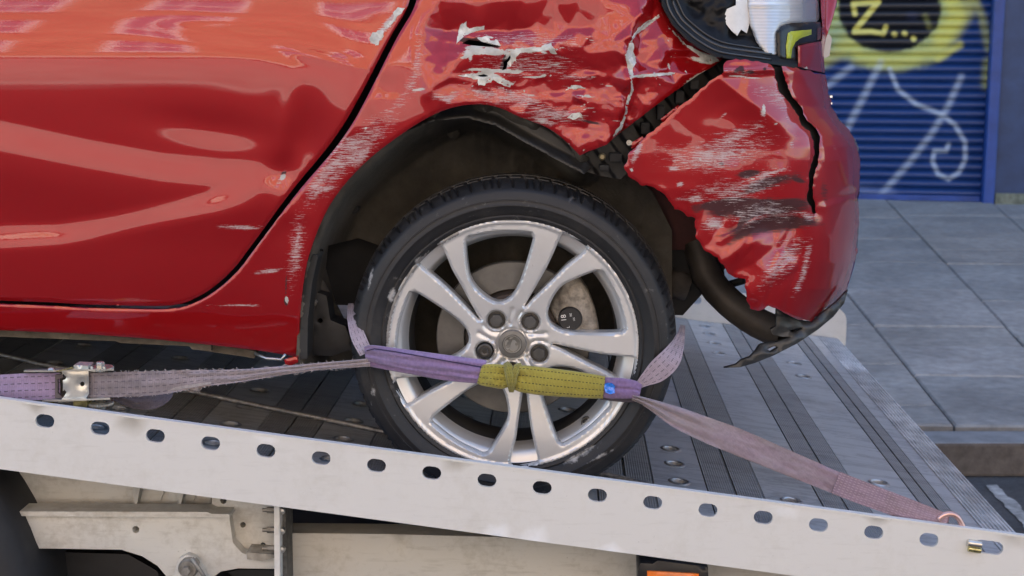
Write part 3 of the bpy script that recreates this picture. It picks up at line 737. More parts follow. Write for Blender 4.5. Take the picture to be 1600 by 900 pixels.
def rim_material():
    m = bpy.data.materials.new('silver_wheel_paint'); m.use_nodes = True; t = NT(m); ob = t.coord('Object')
    n1 = t.noise(ob, 12., (1, 1, 1), 7, .65); n2 = t.noise(ob, 90., (1, 1, 1), 5, .7); a = t.attr('scuff').outputs['Fac']
    d = t.math('MULTIPLY', t.math('SUBTRACT', n1, .54), 4., clamp=True); am = t.math('MULTIPLY', t.math('SUBTRACT', a, n2), 9., clamp=True)
    c = t.mix(t.math('MULTIPLY', d, .25), (.66, .66, .66), (.42, .40, .38)); c = t.mix(t.math('MULTIPLY', am, .8), c, (.22, .21, .20))
    t.v(c, t.b.inputs['Base Color']); t.b.inputs['Metallic'].default_value = .55; t.v(t.math('ADD', .28, t.math('MULTIPLY', n1, .16)), t.b.inputs['Roughness'])
    t.b.inputs['Coat Weight'].default_value = .35; t.b.inputs['Coat Roughness'].default_value = .12
    t.l.new(t.bump(t.math('MULTIPLY', am, -1.), .4, .001), t.b.inputs['Normal']); return m
RIMM = rim_material()
DKP = mat('black_underbody', (.011, .011, .012), .75, noise=(15, .35)); IRN = mat('worn_brake_iron', (.14, .138, .132), .42, .5, noise=(25, .2, (1, 1, 1)))
CAPM = mat('cap_grey', (.17, .165, .155), .38, .4, noise=(60, .15)); BOLT = mat('bolt_cover', (.075, .073, .07), .40, .2, noise=(50, .2))

def tyre_mesh(c, parent, flatten=True, name='tyre'):
    prof = [(.2365, .016), (.239, .004), (.244, -.001), (.249, -.003), (.252, -.0015), (.262, -.010), (.2695, -.0125), (.2705, -.0138), (.2725, -.0138), (.2735, -.0130), (.280, -.0125), (.2808, -.0136), (.2822, -.0134), (.283, -.0121), (.286, -.0115), (.2955, -.0060), (.298, -.0052), (.303, .002), (.3075, .011), (.3085, .0125),
            (.3115, .021), (.3145, .032), (.3165, .046), (.3172, .052), (.3105, .054), (.3105, .060), (.3182, .062), (.3198, .084), (.3135, .086), (.3135, .094), (.3203, .096), (.3203, .120), (.3135, .122), (.3135, .130), (.3195, .132), (.3180, .154), (.3105, .156), (.3105, .162), (.317, .164), (.313, .186), (.303, .206), (.28, .222), (.25, .216), (.237, .20)]
    n = 72*6; m_ = len(prof); V = np.zeros((n, m_, 3)); pr = np.array(prof); a = np.arange(n)*2*np.pi/n
    for j, (r, h) in enumerate(prof):
        aa = a.copy(); g = np.zeros(n); blk = (np.arange(n) % 6)
        if .010 < h < .050 and r > .306:
            ir = (np.floor(np.arange(n)/6) % 3 == 1)
            g = np.where(blk == 0, .006, 0.)+np.where((blk == 3) & ir, .0050, 0); aa = a+(h-.03)*.35
        elif .062 <= h <= .084 or .132 <= h <= .154: g = np.where(blk == 2, .004, 0.); aa = a-(h-.07)*.5
        rr = r-g; V[:, j, 0] = c[0]+rr*np.cos(aa); V[:, j, 1] = c[1]+h; V[:, j, 2] = c[2]+rr*np.sin(aa)
    if flatten:
        dz = deckz(V[..., 0])+.002; low = V[..., 2]-dz; bulge = np.clip(.03-low, 0, .05); V[..., 1] += np.where(pr[None, :, 1] < .1, -1, 1)*bulge*.22*(np.abs(pr[None, :, 1]-.1) > .06); V[..., 2] = np.maximum(V[..., 2], dz)
    V = V.reshape(-1, 3); F = [[k*m_+j, k*m_+j+1, ((k+1) % n)*m_+j+1, ((k+1) % n)*m_+j] for k in range(n) for j in range(m_-1)]
    u = (V[:, 0]-c[0])/MPX; v = (V[:, 2]-c[2])/MPX
    sc = strokes(u, v, [([(-193, 65), (-180, 95)], 9, .75), ([(-150, 118), (-138, 160)], 8, .62), ([(62, -205), (150, -148)], 9, .72), ([(120, -185), (165, -160)], 6, .7), ([(-95, 200), (40, 215)], 4, .62), ([(-225, 70), (-215, 140)], 7, .6), ([(-215, -40), (-222, -110)], 8, .62), ([(-185, -150), (-150, -185)], 10, .6)])
    sc = np.where(V[:, 1] < c[1]+.02, sc, 0)
    return mk(name, V, F, TYM, parent, True, attrs={'scuff': sc}, sharp=38)
def rim_mesh(c, parent):
    """face plate with five wide and five narrow windows, dished; in wheel pixels then metres"""
    big = [(-66, 170), (-20, 178), (29, 176), (32, 169), (24, 138), (13, 103), (3, 82), (-6, 72), (-16, 67), (-28, 67.5), (-41, 75), (-55, 88), (-65, 104), (-69, 125), (-71, 147), (-71, 163)]
    nar = [(-144, 129), (-129, 145), (-113, 157), (-104, 144), (-94, 119), (-81, 95), (-68, 70), (-56, 47), (-50, 38), (-52, 38), (-60, 46), (-81, 69), (-101, 90), (-123, 110), (-139, 123)]
    bolt = (-25.0, 37.5); holes = []; bl = []
    def rot(p, k):
        a = -R(72)*k; p = np.asarray(p, float); return np.column_stack([p[:, 0]*math.cos(a)-p[:, 1]*math.sin(a), p[:, 0]*math.sin(a)+p[:, 1]*math.cos(a)])
    for k in range(5):
        holes.append(rot(catmull(big+big[:1], 4)[:-1], k)); holes.append(rot(catmull(nar+nar[:1], 4)[:-1], k)); bl.append(rot([bolt], k)[0]); holes.append(circ(*bl[-1], 14.2, n=28))
    outer = circ(0, 0, 199.5, n=200)
    grooves = []
    for k in range(5):
        # the slit runs on from the narrow window, round the bolt lobe
        g = [(-61, 56), (-52, 44), (-46.5, 33), (-43, 24)]
        arc = [(-25+20.5*math.cos(t), 37.5+20.5*math.sin(t)) for t in np.linspace(R(205), R(345), 14)]
        grooves.append(rot(arc, k)); grooves.append(rot([arc[-1], (0, 55), (8, 75), (16, 100)][:2], k))
    def depth(u, v):
        r = np.hypot(u, v)
        d = .002+.020*np.clip(1-r/190, 0, 1)**1.25
        d = d+.0035*np.exp(-((r-187)/4.)**2)*0
        d = d-.003*sstep(190, 194, r)+.006*sstep(196, 199.5, r)**2
        dh = np.full(len(u), 1e9)
        for i, h in enumerate(holes):
            q = pdist(u, v, h, True)[0]
            if i % 3 == 2: d = d+.004*np.clip(1-q/3.5, 0, 1)**1.5
            else: dh = np.minimum(dh, q)
        d = d+.0065*np.clip(1-dh/3.6, 0, 1)
        for g in grooves: d = d+.003*np.exp(-(pdist(u, v, g)[0]/3.)**2)
        d = d+.003*sstep(27, 23, r)
        return d
    pl = lambda u, v, Y: np.column_stack([c[0]+u*MPX, c[1]+Y, c[2]+v*MPX])
    def scf(u, v):
        a = np.degrees(np.arctan2(v, u)); r = np.hypot(u, v)
        return np.where((r > 192) & (a > 115) & (a < 190), .72, np.where((r > 193), .42, 0.))+strokes(u, v, [([(-70, 148), (-66, 160)], 3, .6), ([(30, 128), (34, 122)], 2.5, .65), ([(-148, 122), (-142, 130)], 4, .6)])
    o = panel('rim', outer, depth, 2.6, RIMM, parent, holes, wall=.030, place=pl, attrs={'scuff': scf}); o.data.set_sharp_from_angle(angle=R(24))
    # barrel
    b = B().lathe([(.2448, .006), (.243, .012), (.232, .016), (.219, .020), (.2135, .026), (.207, .050), (.2045, .056)], c, 'y', 120); 
    mk('rim_bead', b.V, b.F, RIMM, parent, True, attrs={'scuff': np.zeros(len(b.V))})
    B().lathe([(.2045, .056), (.203, .06), (.200, .12), (.215, .19), (.236, .20)], c, 'y', 96).build('barrel', mat('shaded_barrel', (.035, .034, .033), .7, .2, noise=(20, .3)), parent, True)  # shade inside the barrel is painted as dark grey
    for k in range(5):
        q = bl[k]; cc = (c[0]+q[0]*MPX, c[1]+.0, c[2]+q[1]*MPX)
        if k == 4:  # the locking bolt
            B().lathe([(0, .018), (.0035, .018), (.004, .013), (.0075, .012), (.008, .017), (.0115, .017), (.0125, .013), (.0145, .014), (.0155, .03)], cc, 'y', 30).build('locking_bolt', BOLT, parent, True, sharp=35)
        else:
            bb = B(); bb.lathe([(0, .0125), (.0118, .0125), (.0125, .0135), (.0125, .028), (.019, .028)], cc, 'y', 6, R(17*k), R(17*k)+2*math.pi); bb.build('wheel_bolt', BOLT, parent)
    B().lathe([(.0166, .010), (.017, .03)], (0, 0, 0), 'y', 4)
    cap = B().lathe([(0, .0135), (.0165, .0135), (.0185, .0125), (.0190, .0115), (.0215, .0118), (.0262, .0125), (.0273, .014), (.0275, .03)], c, 'y', 48).build('centre_cap', CAPM, parent, True, sharp=40)
    lg = mat('emblem_pewter', (.34, .33, .31), .3, .6)
    def em(poly, h=.0015):
        pts = np.array(poly)*.0272/22.5; b = B(); b.prism([(c[0]+p[0], c[2]+p[1]) for p in pts], c[1]+.0135-h, c[1]+.0135); return b
    e = B(); e.lathe([(.0158, .0138), (.0160, .0110), (.0174, .0110), (.0178, .0135)], c, 'y', 48)
    for poly in ([(-12, 4), (-10, 6), (-6.5, 7), (-6, 4.5), (-8, 3), (-8.5, 0), (-11.5, -2.5), (-12.2, 0)],
                 [(-4, -9), (-3, -3), (-1.5, 2), (0, 6), (1.5, 7.5), (2.2, 6.2), (4, 6.5), (6.2, 4.2), (7.5, 2.4), (6.6, 1.8), (5, 2.4), (4.6, -1), (6.5, -3.5), (7.6, -1.5), (9.5, -2), (9, -6.5), (6, -10), (2, -12.2)],
                 [(-11, -6), (-6, -6.2), (-3.6, -4), (-4.4, -8), (-8, -9.4)],
                 [(-5, 9), (-2.5, 11.2), (2, 11.6), (.5, 9.8), (-3, 8.2)]):
        q = em(poly); e.add(q.V, q.F)
    e.build('emblem', lg, parent)
    return o
def small_ring(c): return None
wheel = mk('wheel', [tuple(np.array([WC[0], YW+.11, WC[2]])+np.array(q)) for q in ((-.01, 0, 0), (.01, 0, 0), (0, .06, 0.01))], [[0, 1, 2]], DKP, car)
wheel_empty = None
bpy.data.objects.remove(wheel)
hub = B().lathe([(0, .05), (.035, .05), (.04, .06), (.055, .062), (.06, .10), (.03, .16), (0, .16)], WC, 'y', 40)
wheel = hub.build('wheel', DKP, car, True)
wheel['label'] = 'silver alloy rear wheel with a scuffed rim'
tyre_mesh(WC, wheel)
rim_mesh(WC, wheel)
# valve with its stem
c = P(917, 660, YW+.035); b = B(); b.lathe([(.0, -.005), (.006, -.005), (.0085, .0), (.0085, .012)], c, 'y', 16); b.lathe([(.0095, -.004), (.0115, -.004), (.0115, .006), (.0095, .006)], c, 'y', 18); b.build('tyre_valve', BOLT, wheel, True, sharp=35)
b = B(); cw = P(802, 640, YW+.05)
b.box((cw[0]-.004, cw[1], cw[2]-.012), (cw[0]+.004, cw[1]+.01, cw[2]+.012), .002); b.build('balance_weight', STL, wheel)
# brake
disc = B().lathe([(.096, .075), (.098, .071), (.150, .071), (.152, .073), (.152, .092), (.096, .094)], WC, 'y', 96).build('brake_disc', IRN, car, True, sharp=30)
B().lathe([(0, .045), (.085, .045), (.091, .05), (.095, .078)], WC, 'y', 48).build('disc_hat', mat('rusty_disc_hat', (.06, .045, .035), .7, .3, noise=(40, .4)), disc, True, sharp=35)
def wp(u, v, dy): return np.column_stack([WC[0]+np.asarray(u)*MPX, WC[1]+dy, WC[2]+np.asarray(v)*MPX])
CAL = mat('dirty_caliper', (.25, .225, .19), .75, .15, noise=(70, .5), bump=(120, .8))
cal_out = [(68, 88), (76, 104), (92, 112), (104, 106), (118, 86), (130, 56), (136, 28), (136, 0), (96, 0), (86, 20), (66, 40), (58, 62)]
def cdepth(u, v): return YW+.042+.012*((u-105)/40)**2+.004*fbm(u/14, v/14, 3, 5)
cal = panel('brake_caliper', [(800+u, 540-v) for u, v in cal_out], lambda x, y: cdepth(x-800, 540-y), 5, CAL, car, wall=.05, roundpx=9, rounddepth=.012)
bt = B().lathe([(0, -.012), (.0215, -.012), (.0235, -.009), (.0235, .02)], P(891, 497, YW+.046), 'y', 36).build('caliper_piston_cover', mat('cover_black', (.014, .014, .015), .5), cal, True, sharp=40)
def text_mesh(name, txt, size, place, m, parent):
    cu = bpy.data.curves.new(name, 'FONT'); cu.body = txt; cu.size = size; cu.align_x = 'CENTER'; cu.align_y = 'CENTER'
    to = bpy.data.objects.new(name, cu); COL.objects.link(to); dg = bpy.context.evaluated_depsgraph_get()
    me = bpy.data.meshes.new_from_object(to.evaluated_get(dg)); V = np.array([v.co[:] for v in me.vertices]); F = [list(p.vertices) for p in me.polygons]
    bpy.data.objects.remove(to); return mk(name, place(V[:, 0], V[:, 1]), F, m, parent)
def tpl(px, py, Y, rot):
    c = P(px, py, Y); ca, sa = math.cos(rot), math.sin(rot)
    return lambda a, b_: np.column_stack([c[0]+a*ca-b_*sa, np.full(len(a), Y), c[2]+a*sa+b_*ca])
WTX = mat('white_marking', (.7, .7, .68), .6)
text_mesh('lettering', '18', .014, tpl(881, 497, YW+.0325, R(97)), WTX, cal); text_mesh('lettering', 'RE', .006, tpl(892, 492, YW+.0325, R(97)), WTX, cal); text_mesh('lettering', '125', .005, tpl(897, 499, YW+.0325, R(97)), WTX, cal); text_mesh('lettering', 'L', .008, tpl(888, 511, YW+.0325, R(97)), WTX, cal)
# other wheels out of the picture
for wx, wy in ((WC[0]-2.66, YW), (WC[0]-2.66, 4.28), (WC[0], 4.28)):
    c = np.array([wx, wy, float(deckz(wx))+.307]); w2 = B().lathe([(0, .03), (.05, .03), (.22, .015), (.236, .01)] if wy < 3 else [(0, .18), (.05, .18), (.22, .2), (.236, .2)], c, 'y', 40).build('wheel', RIMM, car, True); tyre_mesh(c, w2)
# ---------------------------------------------------------------- body panels
YB = 2.664
_ty = L([(-260, 34), (-150, 27), (-60, 21.5), (0, 15.5), (50, 9.8), (92, 3.6), (118, -1.5), (170, -4.2), (260, -4.5), (330, -4.5), (420, -8.5), (480, -13), (520, -17), (570, -24), (640, -24)])
_gy = np.arange(-260, 641, 2.); _tilt = np.interp(_gy, _ty[:, 0], _ty[:, 1])
_tilt = np.convolve(np.pad(_tilt, 9, 'edge'), np.ones(19)/19, 'valid')
_prof = np.cumsum(-np.tan(np.radians(_tilt))*2*.0012); _prof -= np.interp(130, _gy, _prof)
ARCH = [(466, 580), (467, 545), (470, 480), (480, 410), (503, 345), (530, 299), (573, 252), (627, 210), (674, 181), (712, 167), (751, 163), (782, 169), (813, 183), (852, 198), (879, 216), (906, 243)]
def base(x, y):
    d = YB+np.interp(y, _gy, _prof)
    d = d+2.0e-6*np.clip(x-930, 0, None)**2
    d = d-.007*np.exp(-(pdist(x, y, ARCH)[0]/50)**2)      # wheel arch flare
    return d
def band(x, y, curve, width, amp):
    """surface stands out by amp below the curve, over a band of that width"""
    d = pdist(x, y, curve, signed=True)[0]; return -amp*sstep(-width/2, width/2, d)
def gs(x, y, cx, cy, rx, ry, a, rot=0.):
    c, s_ = math.cos(rot), math.sin(rot); u = (x-cx)*c+(y-cy)*s_; v = -(x-cx)*s_+(y-cy)*c
    return a*np.exp(-(u/rx)**2-(v/ry)**2)
def fold(x, y, pl, w_, a, skew=.5):
    """crease: rises over w_ and drops over w_*skew on its other side"""
    s_ = pdist(x, y, pl, signed=True)[0]; t = np.where(s_ >= 0, np.clip(1-s_/w_, 0, 1), np.clip(1+s_/(w_*skew), 0, 1)); return a*t*t*(1.6-.6*t)
def side(x, y):
    d = base(x, y)
    k = 1-sstep(330, 470, x)
    # upper swage running down towards the rear, and the lower crescent
    d = d+(band(x, y, [(-1200, 150), (0, 213), (130, 240), (250, 262), (340, 272), (420, 275), (700, 275)], 58, .0075)-band(x, y, [(-1200, 238), (0, 301), (130, 326), (250, 345), (340, 352), (420, 355), (700, 355)], 95, .0075))*(1-sstep(410, 480, x))
    d = d+(band(x, y, [(-1200, 372), (0, 372), (90, 366), (180, 350), (280, 330), (360, 312), (480, 290)], 50, .0115))*(1-sstep(330, 440, x))*.9
    d = d+.0045*sstep(395, 330, y+ (x*-.02))*0
    # door dents near the shut line
    d = d+-gs(x, y, 545, 185, 100, 88, .0125, -.3)+gs(x, y, 478, 215, 34, 62, .010, .15)-gs(x, y, 447, 205, 14, 60, .0035, .12)+gs(x, y, 440, 268, 20, 26, .007)+gs(x, y, 330, 200, 95, 26, .0042, .15)
    d = d+gs(x, y, 400, 60, 130, 16, .0022, .12)-gs(x, y, 500, 88, 70, 10, .002, .25)
    d = d+.0008*fbm(x/150, y/80, 2, 3)*sstep(250, 450, x)
    return d
SEAM_R = [(652, -70), (651, 0), (617, 65), (545, 202), (464, 302), (404, 381), (371, 424), (336, 455), (302, 474), (267, 482.5), (200, 482.5), (133, 481), (0, 475), (-560, 458)]
SEAM_L = [(640, -70), (640, 0), (607, 63), (534, 199), (455, 299), (397, 378), (364, 421), (331, 450.5), (299, 469), (266, 477.5), (200, 477.5), (133, 475.5), (0, 469.5), (-560, 452)]
door_out = catmull(SEAM_L, 12).tolist()+[(-560, 200), (-560, -150), (655, -150)]
white_scr = [([(582, 62), (590, 55), (606, 38), (620, 20), (632, 12)], 9, 1.05), ([(578, 60), (592, 62)], 7, .9), ([(330, 354), (400, 356), (420, 352)], 6, .95), ([(375, 425), (440, 420)], 6, .9), ([(322, 477), (420, 474)], 3.5, .9),
             ([(425, 300), (440, 280), (448, 262)], 8, .8), ([(436, 290), (448, 270)], 5, .9)]
door_chip = [([(583, 64), (592, 56), (597, 47)], 10, 1.05), ([(596, 48), (612, 30)], 4, .95), ([(612, 30), (628, 14)], 6, .95), ([(438, 283), (446, 271)], 6, .95), ([(580, 55), (586, 70)], 7, 1.0)]
door = panel('rear_door', door_out, side, 4.2, PAINT, car, wall=.016, roundpx=5, rounddepth=.004, attrs={'scuff': lambda x, y: strokes(x, y, white_scr), 'chip_glint': lambda x, y: strokes(x, y, door_chip), 'dark': lambda x, y: strokes(x, y, [([(440, 272), (447, 268)], 3, 1.2)])})
door['label'] = 'dented red rear door with a chipped rear edge'

# ---- quarter panel with the crash
_cq = L([(-200, -2), (-60, 0), (0, 8), (47, 29), (62, 20), (70, 25), (79, 18), (88, 25), (113, 37), (121, 31), (128, 37), (145, 42), (158, 32), (166, 40), (182, 36), (190, 46), (206, 50), (214, 43), (250, 52)])
def cprof(y): return np.interp(y, _cq[:, 0], _cq[:, 1])*.001-.020
def crumple(x, y):
    m = sstep(668, 735, x-np.clip(y-90, 0, 80)*.3)*(1-.25*sstep(175, 245, y)); m2 = sstep(640, 700, x)
    fv = [(1040, -60), (1010, 20), (990, 55), (985, 90), (986, 135), (980, 170), (972, 200), (955, 226)]
    sv = pdist(x, y, fv, signed=True)[0]            # positive left of the big vertical fold? walk goes down
    left = sstep(-4, 4, sv)
    wx = x+8*fbm(x/80, y/60, 2, 21); wy = y+5*fbm(x/70, y/50, 2, 22)
    c = 0
    # general push-in, then the stack of folds as a profile of tilts, shifted and warped along the panel
    c = c+cprof(y-5*np.sin(x/52.)-(x-850)*.02)*(1-sstep(972, 992, x))
    c = c+gs(x, y, 1050, 60, 60, 55, .022)
    c = c-.040*np.exp(-np.abs(sv)/30.)*(left)+.012*np.exp(-np.abs(sv)/20.)*(1-left)
    c = c+fold(wx, wy, [(745, 62), (775, 44), (820, 52)], 20, .008, .8)+fold(wx, wy, [(870, 70), (905, 52), (955, 36)], 20, -.008, .6)
    c = c+gs(x, y, 920, 150, 26, 30, -.010)+gs(x, y, 936, 146, 11, 17, .010)+gs(x, y, 700, 80, 22, 30, -.010)
    c = c+gs(x, y, 800, 130, 18, 60, .006)+gs(x, y, 870, 150, 22, 40, .006, .4)+gs(x, y, 755, 20, 26, 60, -.006, .3)
    # right-hand facets
    c = c+fold(x, y, [(985, 121), (1040, 116), (1080, 112), (1118, 98)], 26, -.018, .35)
    c = c+fold(x, y, [(990, 118), (1030, 95), (1055, 60), (1060, 20)], 22, -.014, .7)+fold(x, y, [(1030, 40), (1070, 66), (1110, 88)], 18, -.010, .6)
    c = c+gs(x, y, 1022, 70, 20, 26, -.011, .5)+gs(x, y, 1010, 100, 12, 10, .006)+gs(x, y, 1070, 90, 30, 9, .008, .3)
    c = c+fold(x, y, [(1000, 205), (1010, 165), (1050, 130)], 24, -.008, .8)
    # left shoulder by the shut line
    e = gs(x, y, 690, 60, 34, 40, .014, .4)-gs(x, y, 668, 92, 16, 44, .007, -.35)+gs(x, y, 648, 70, 16, 26, .006)+gs(x, y, 700, 105, 26, 12, -.006, -.6)-gs(x, y, 620, 165, 24, 50, .003, .6)
    e = e+fold(x, y, [(655, 62), (662, 110), (668, 148)], 14, -.005, .7)+fold(x, y, [(668, 150), (690, 110), (692, 70), (680, 50)], 12, -.004, .8)
    return m*c+e*m2*1.9
_rs = np.random.RandomState(12); _pts = []
for i_, r_y in enumerate((-170, -60, 0, 47, 62, 70, 79, 88, 113, 121, 128, 145, 158, 166, 182, 190, 206, 214, 240, 275)):
    xx = 600+20*(i_ % 2)
    while xx < 968:
        _pts.append((xx+(_rs.rand()-.5)*30, r_y+5*math.sin(xx/52.)+(xx-850)*.02+(_rs.rand()-.5)*3.0)); xx += 44
for q in [(1040, -60), (1010, 20), (990, 55), (985, 90), (986, 135), (980, 170), (972, 200), (955, 226)]:
    _pts += [(q[0]-5, q[1]+1), (q[0]+5, q[1]-1), (q[0]-16, q[1]+9)]
for yy in range(-160, 260, 17):
    for xx in range(1002, 1180, 24): _pts.append((xx+(_rs.rand()-.5)*16, yy+(_rs.rand()-.5)*11))
CR1 = facets(crumple, 0, 0, 0, 0, 1, 1, 4, .0030, _pts); CR3 = facets(crumple, 640, 1180, -170, 280, 27, 12, 15, .0016); CR2 = facets(crumple, 600, 1180, -170, 280, 15, 8, 8, .0004)
def quarter(x, y):
    g = sstep(640, 680, x)
    cc = (.62*CR1(x, y)+.30*CR3(x, y)+.08*CR2(x, y))*g+crumple(x, y)*(1-g)
    fine_ = .0012*(1-np.abs(fbm(x/30, y/16, 2, 31)))**2*sstep(700, 760, x)*sstep(60, 90, y)
    return side(x, y)+cc-fine_+.0018*fbm(x/44, y/40, 2, 51)*np.exp(-((x-(620-(y-100)*.62))/45)**2)*sstep(95, 140, y)*sstep(430, 330, y)
quarter_out = catmull(SEAM_R, 12).tolist()+[(-560, 494), (0, 516), (120, 521), (230, 529), (330, 539), (400, 547), (462, 557)]+catmull(ARCH[1:], 8).tolist()+[(916, 238), (930, 233), (948, 226), (962, 213), (1000, 184), (1027, 163), (1057, 141), (1091, 117), (1112, 105), (1124, 97), (1129, 92), (1118, 88), (1100, 81), (1080, 68), (1064, 55), (1048, 36), (1036, 14), (1030, 0), (1020, -70), (1000, -150), (665, -150), (655, -90)]
q_chip_glint = [([(716, 62), (722, 40), (728, 34)], 5, .95), ([(722, 52), (755, 43)], 4.5, 1.05), ([(722, 76), (745, 72), (778, 68)], 6, .95), ([(716, 82), (760, 80), (800, 83)], 8, 1.05), ([(795, 80), (800, 100)], 9, 1.1), ([(800, 80), (845, 77), (866, 74)], 6, 1.1), ([(857, 72), (868, 82)], 5, 1.0),
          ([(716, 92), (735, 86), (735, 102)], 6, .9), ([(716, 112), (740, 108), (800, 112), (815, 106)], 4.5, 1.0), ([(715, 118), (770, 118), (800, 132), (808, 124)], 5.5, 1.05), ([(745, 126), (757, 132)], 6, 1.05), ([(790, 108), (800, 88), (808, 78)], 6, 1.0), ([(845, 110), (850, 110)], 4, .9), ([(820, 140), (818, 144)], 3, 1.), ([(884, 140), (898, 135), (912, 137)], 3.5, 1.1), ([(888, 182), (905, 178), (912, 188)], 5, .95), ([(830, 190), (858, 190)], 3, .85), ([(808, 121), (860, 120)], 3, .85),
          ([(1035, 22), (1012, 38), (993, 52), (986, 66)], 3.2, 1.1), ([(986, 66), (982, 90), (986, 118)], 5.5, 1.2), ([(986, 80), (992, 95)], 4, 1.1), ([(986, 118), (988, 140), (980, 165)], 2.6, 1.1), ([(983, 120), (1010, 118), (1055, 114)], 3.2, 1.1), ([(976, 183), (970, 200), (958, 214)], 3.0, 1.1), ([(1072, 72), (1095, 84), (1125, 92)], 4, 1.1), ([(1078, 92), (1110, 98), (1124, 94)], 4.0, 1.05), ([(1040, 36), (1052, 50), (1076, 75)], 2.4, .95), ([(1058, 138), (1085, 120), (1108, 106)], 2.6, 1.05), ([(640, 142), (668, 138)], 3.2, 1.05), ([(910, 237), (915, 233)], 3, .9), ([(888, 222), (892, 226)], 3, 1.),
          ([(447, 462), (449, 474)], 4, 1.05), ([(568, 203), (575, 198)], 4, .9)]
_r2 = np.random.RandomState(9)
for _i in range(46):  # glints of sharp creases, painted as thin pale cracks
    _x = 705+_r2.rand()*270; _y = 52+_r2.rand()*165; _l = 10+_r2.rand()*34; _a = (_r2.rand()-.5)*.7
    if _y < 200+(_x-900)*.3 or _x > 850: q_chip_glint.append(([(_x, _y), (_x+_l*.5, _y+_l*.5*_a+_r2.randn()*2), (_x+_l, _y+_l*_a)], 1.5+_r2.rand()*.8, .72+.25*_r2.rand()))
for _i in range(16):  # more painted crease glints on the right-hand facets
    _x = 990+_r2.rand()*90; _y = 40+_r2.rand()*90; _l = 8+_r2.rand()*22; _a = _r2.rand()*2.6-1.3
    q_chip_glint.append(([(_x, _y), (_x+_l*math.cos(_a), _y+_l*math.sin(_a))], 1.5, .72+.2*_r2.rand()))
q_scuff = [([(660, 20), (650, 120), (600, 190)], 16, .74), ([(560, 215), (500, 280), (470, 330)], 18, .88), ([(705, 60), (830, 62), (960, 70)], 26, .72), ([(800, 175), (930, 185)], 22, .84), ([(640, 150), (590, 200), (530, 262), (480, 330)], 34, .80), ([(500, 250), (540, 230), (600, 200)], 24, .86), ([(470, 310), (462, 400), (450, 470)], 22, .78), ([(700, 150), (800, 150), (900, 190)], 26, .80), ([(720, 100), (940, 105)], 40, .74), ([(800, 60), (960, 60)], 20, .62), ([(545, 235), (575, 230), (560, 250), (520, 258)], 14, .92), ([(510, 262), (545, 244)], 10, .95), ([(480, 320), (500, 295), (520, 290)], 10, .85), ([(492, 300), (525, 292)], 5, 1.0), ([(470, 340), (466, 370), (458, 410)], 6, .92), ([(395, 427), (448, 420)], 8, .9), ([(440, 370), (485, 372)], 4, .7), ([(322, 477), (428, 477)], 3.5, .95), ([(520, 230), (590, 190), (640, 150), (700, 128)], 18, .66), ([(665, 148), (700, 155), (725, 138)], 12, .86), ([(720, 140), (790, 150), (800, 142)], 12, .84), ([(805, 190), (870, 192), (900, 200)], 10, .8), ([(830, 185), (865, 188)], 6, .95), ([(640, 142), (668, 138)], 5, .9), ([(850, 120), (940, 121)], 7, .8), ([(720, 95), (930, 110)], 22, .62), ([(480, 330), (530, 260), (600, 205)], 26, .55), ([(640, 40), (655, 100)], 10, .5)]
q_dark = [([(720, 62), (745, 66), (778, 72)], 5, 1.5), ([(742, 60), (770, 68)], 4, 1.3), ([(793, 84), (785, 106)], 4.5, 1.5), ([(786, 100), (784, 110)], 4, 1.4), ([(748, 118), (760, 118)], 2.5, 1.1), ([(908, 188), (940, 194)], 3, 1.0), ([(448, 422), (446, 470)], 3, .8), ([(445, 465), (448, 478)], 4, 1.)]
TEARS = [[(722, 68), (732, 62), (748, 64), (766, 69), (780, 73), (760, 73), (738, 71)], [(797, 86), (799, 92), (793, 100), (791, 108), (784, 110), (787, 102), (786, 97), (792, 93)], [(746, 118), (756, 116), (764, 119), (752, 121)]]
qp = panel('quarter_panel', quarter_out, quarter, 3.3, PAINT, car, TEARS, wall=.010, roundpx=3.5, rounddepth=.003, attrs={'scuff': lambda x, y: strokes(x, y, q_scuff), 'chip_glint': lambda x, y: strokes(x, y, q_chip_glint), 'dark': lambda x, y: strokes(x, y, q_dark)})
qp['label'] = 'crumpled red rear wing with white torn paint'
FIL = mat('torn_filler', (.56, .56, .52), .8, noise=(45, .42), bump=(90, .9))
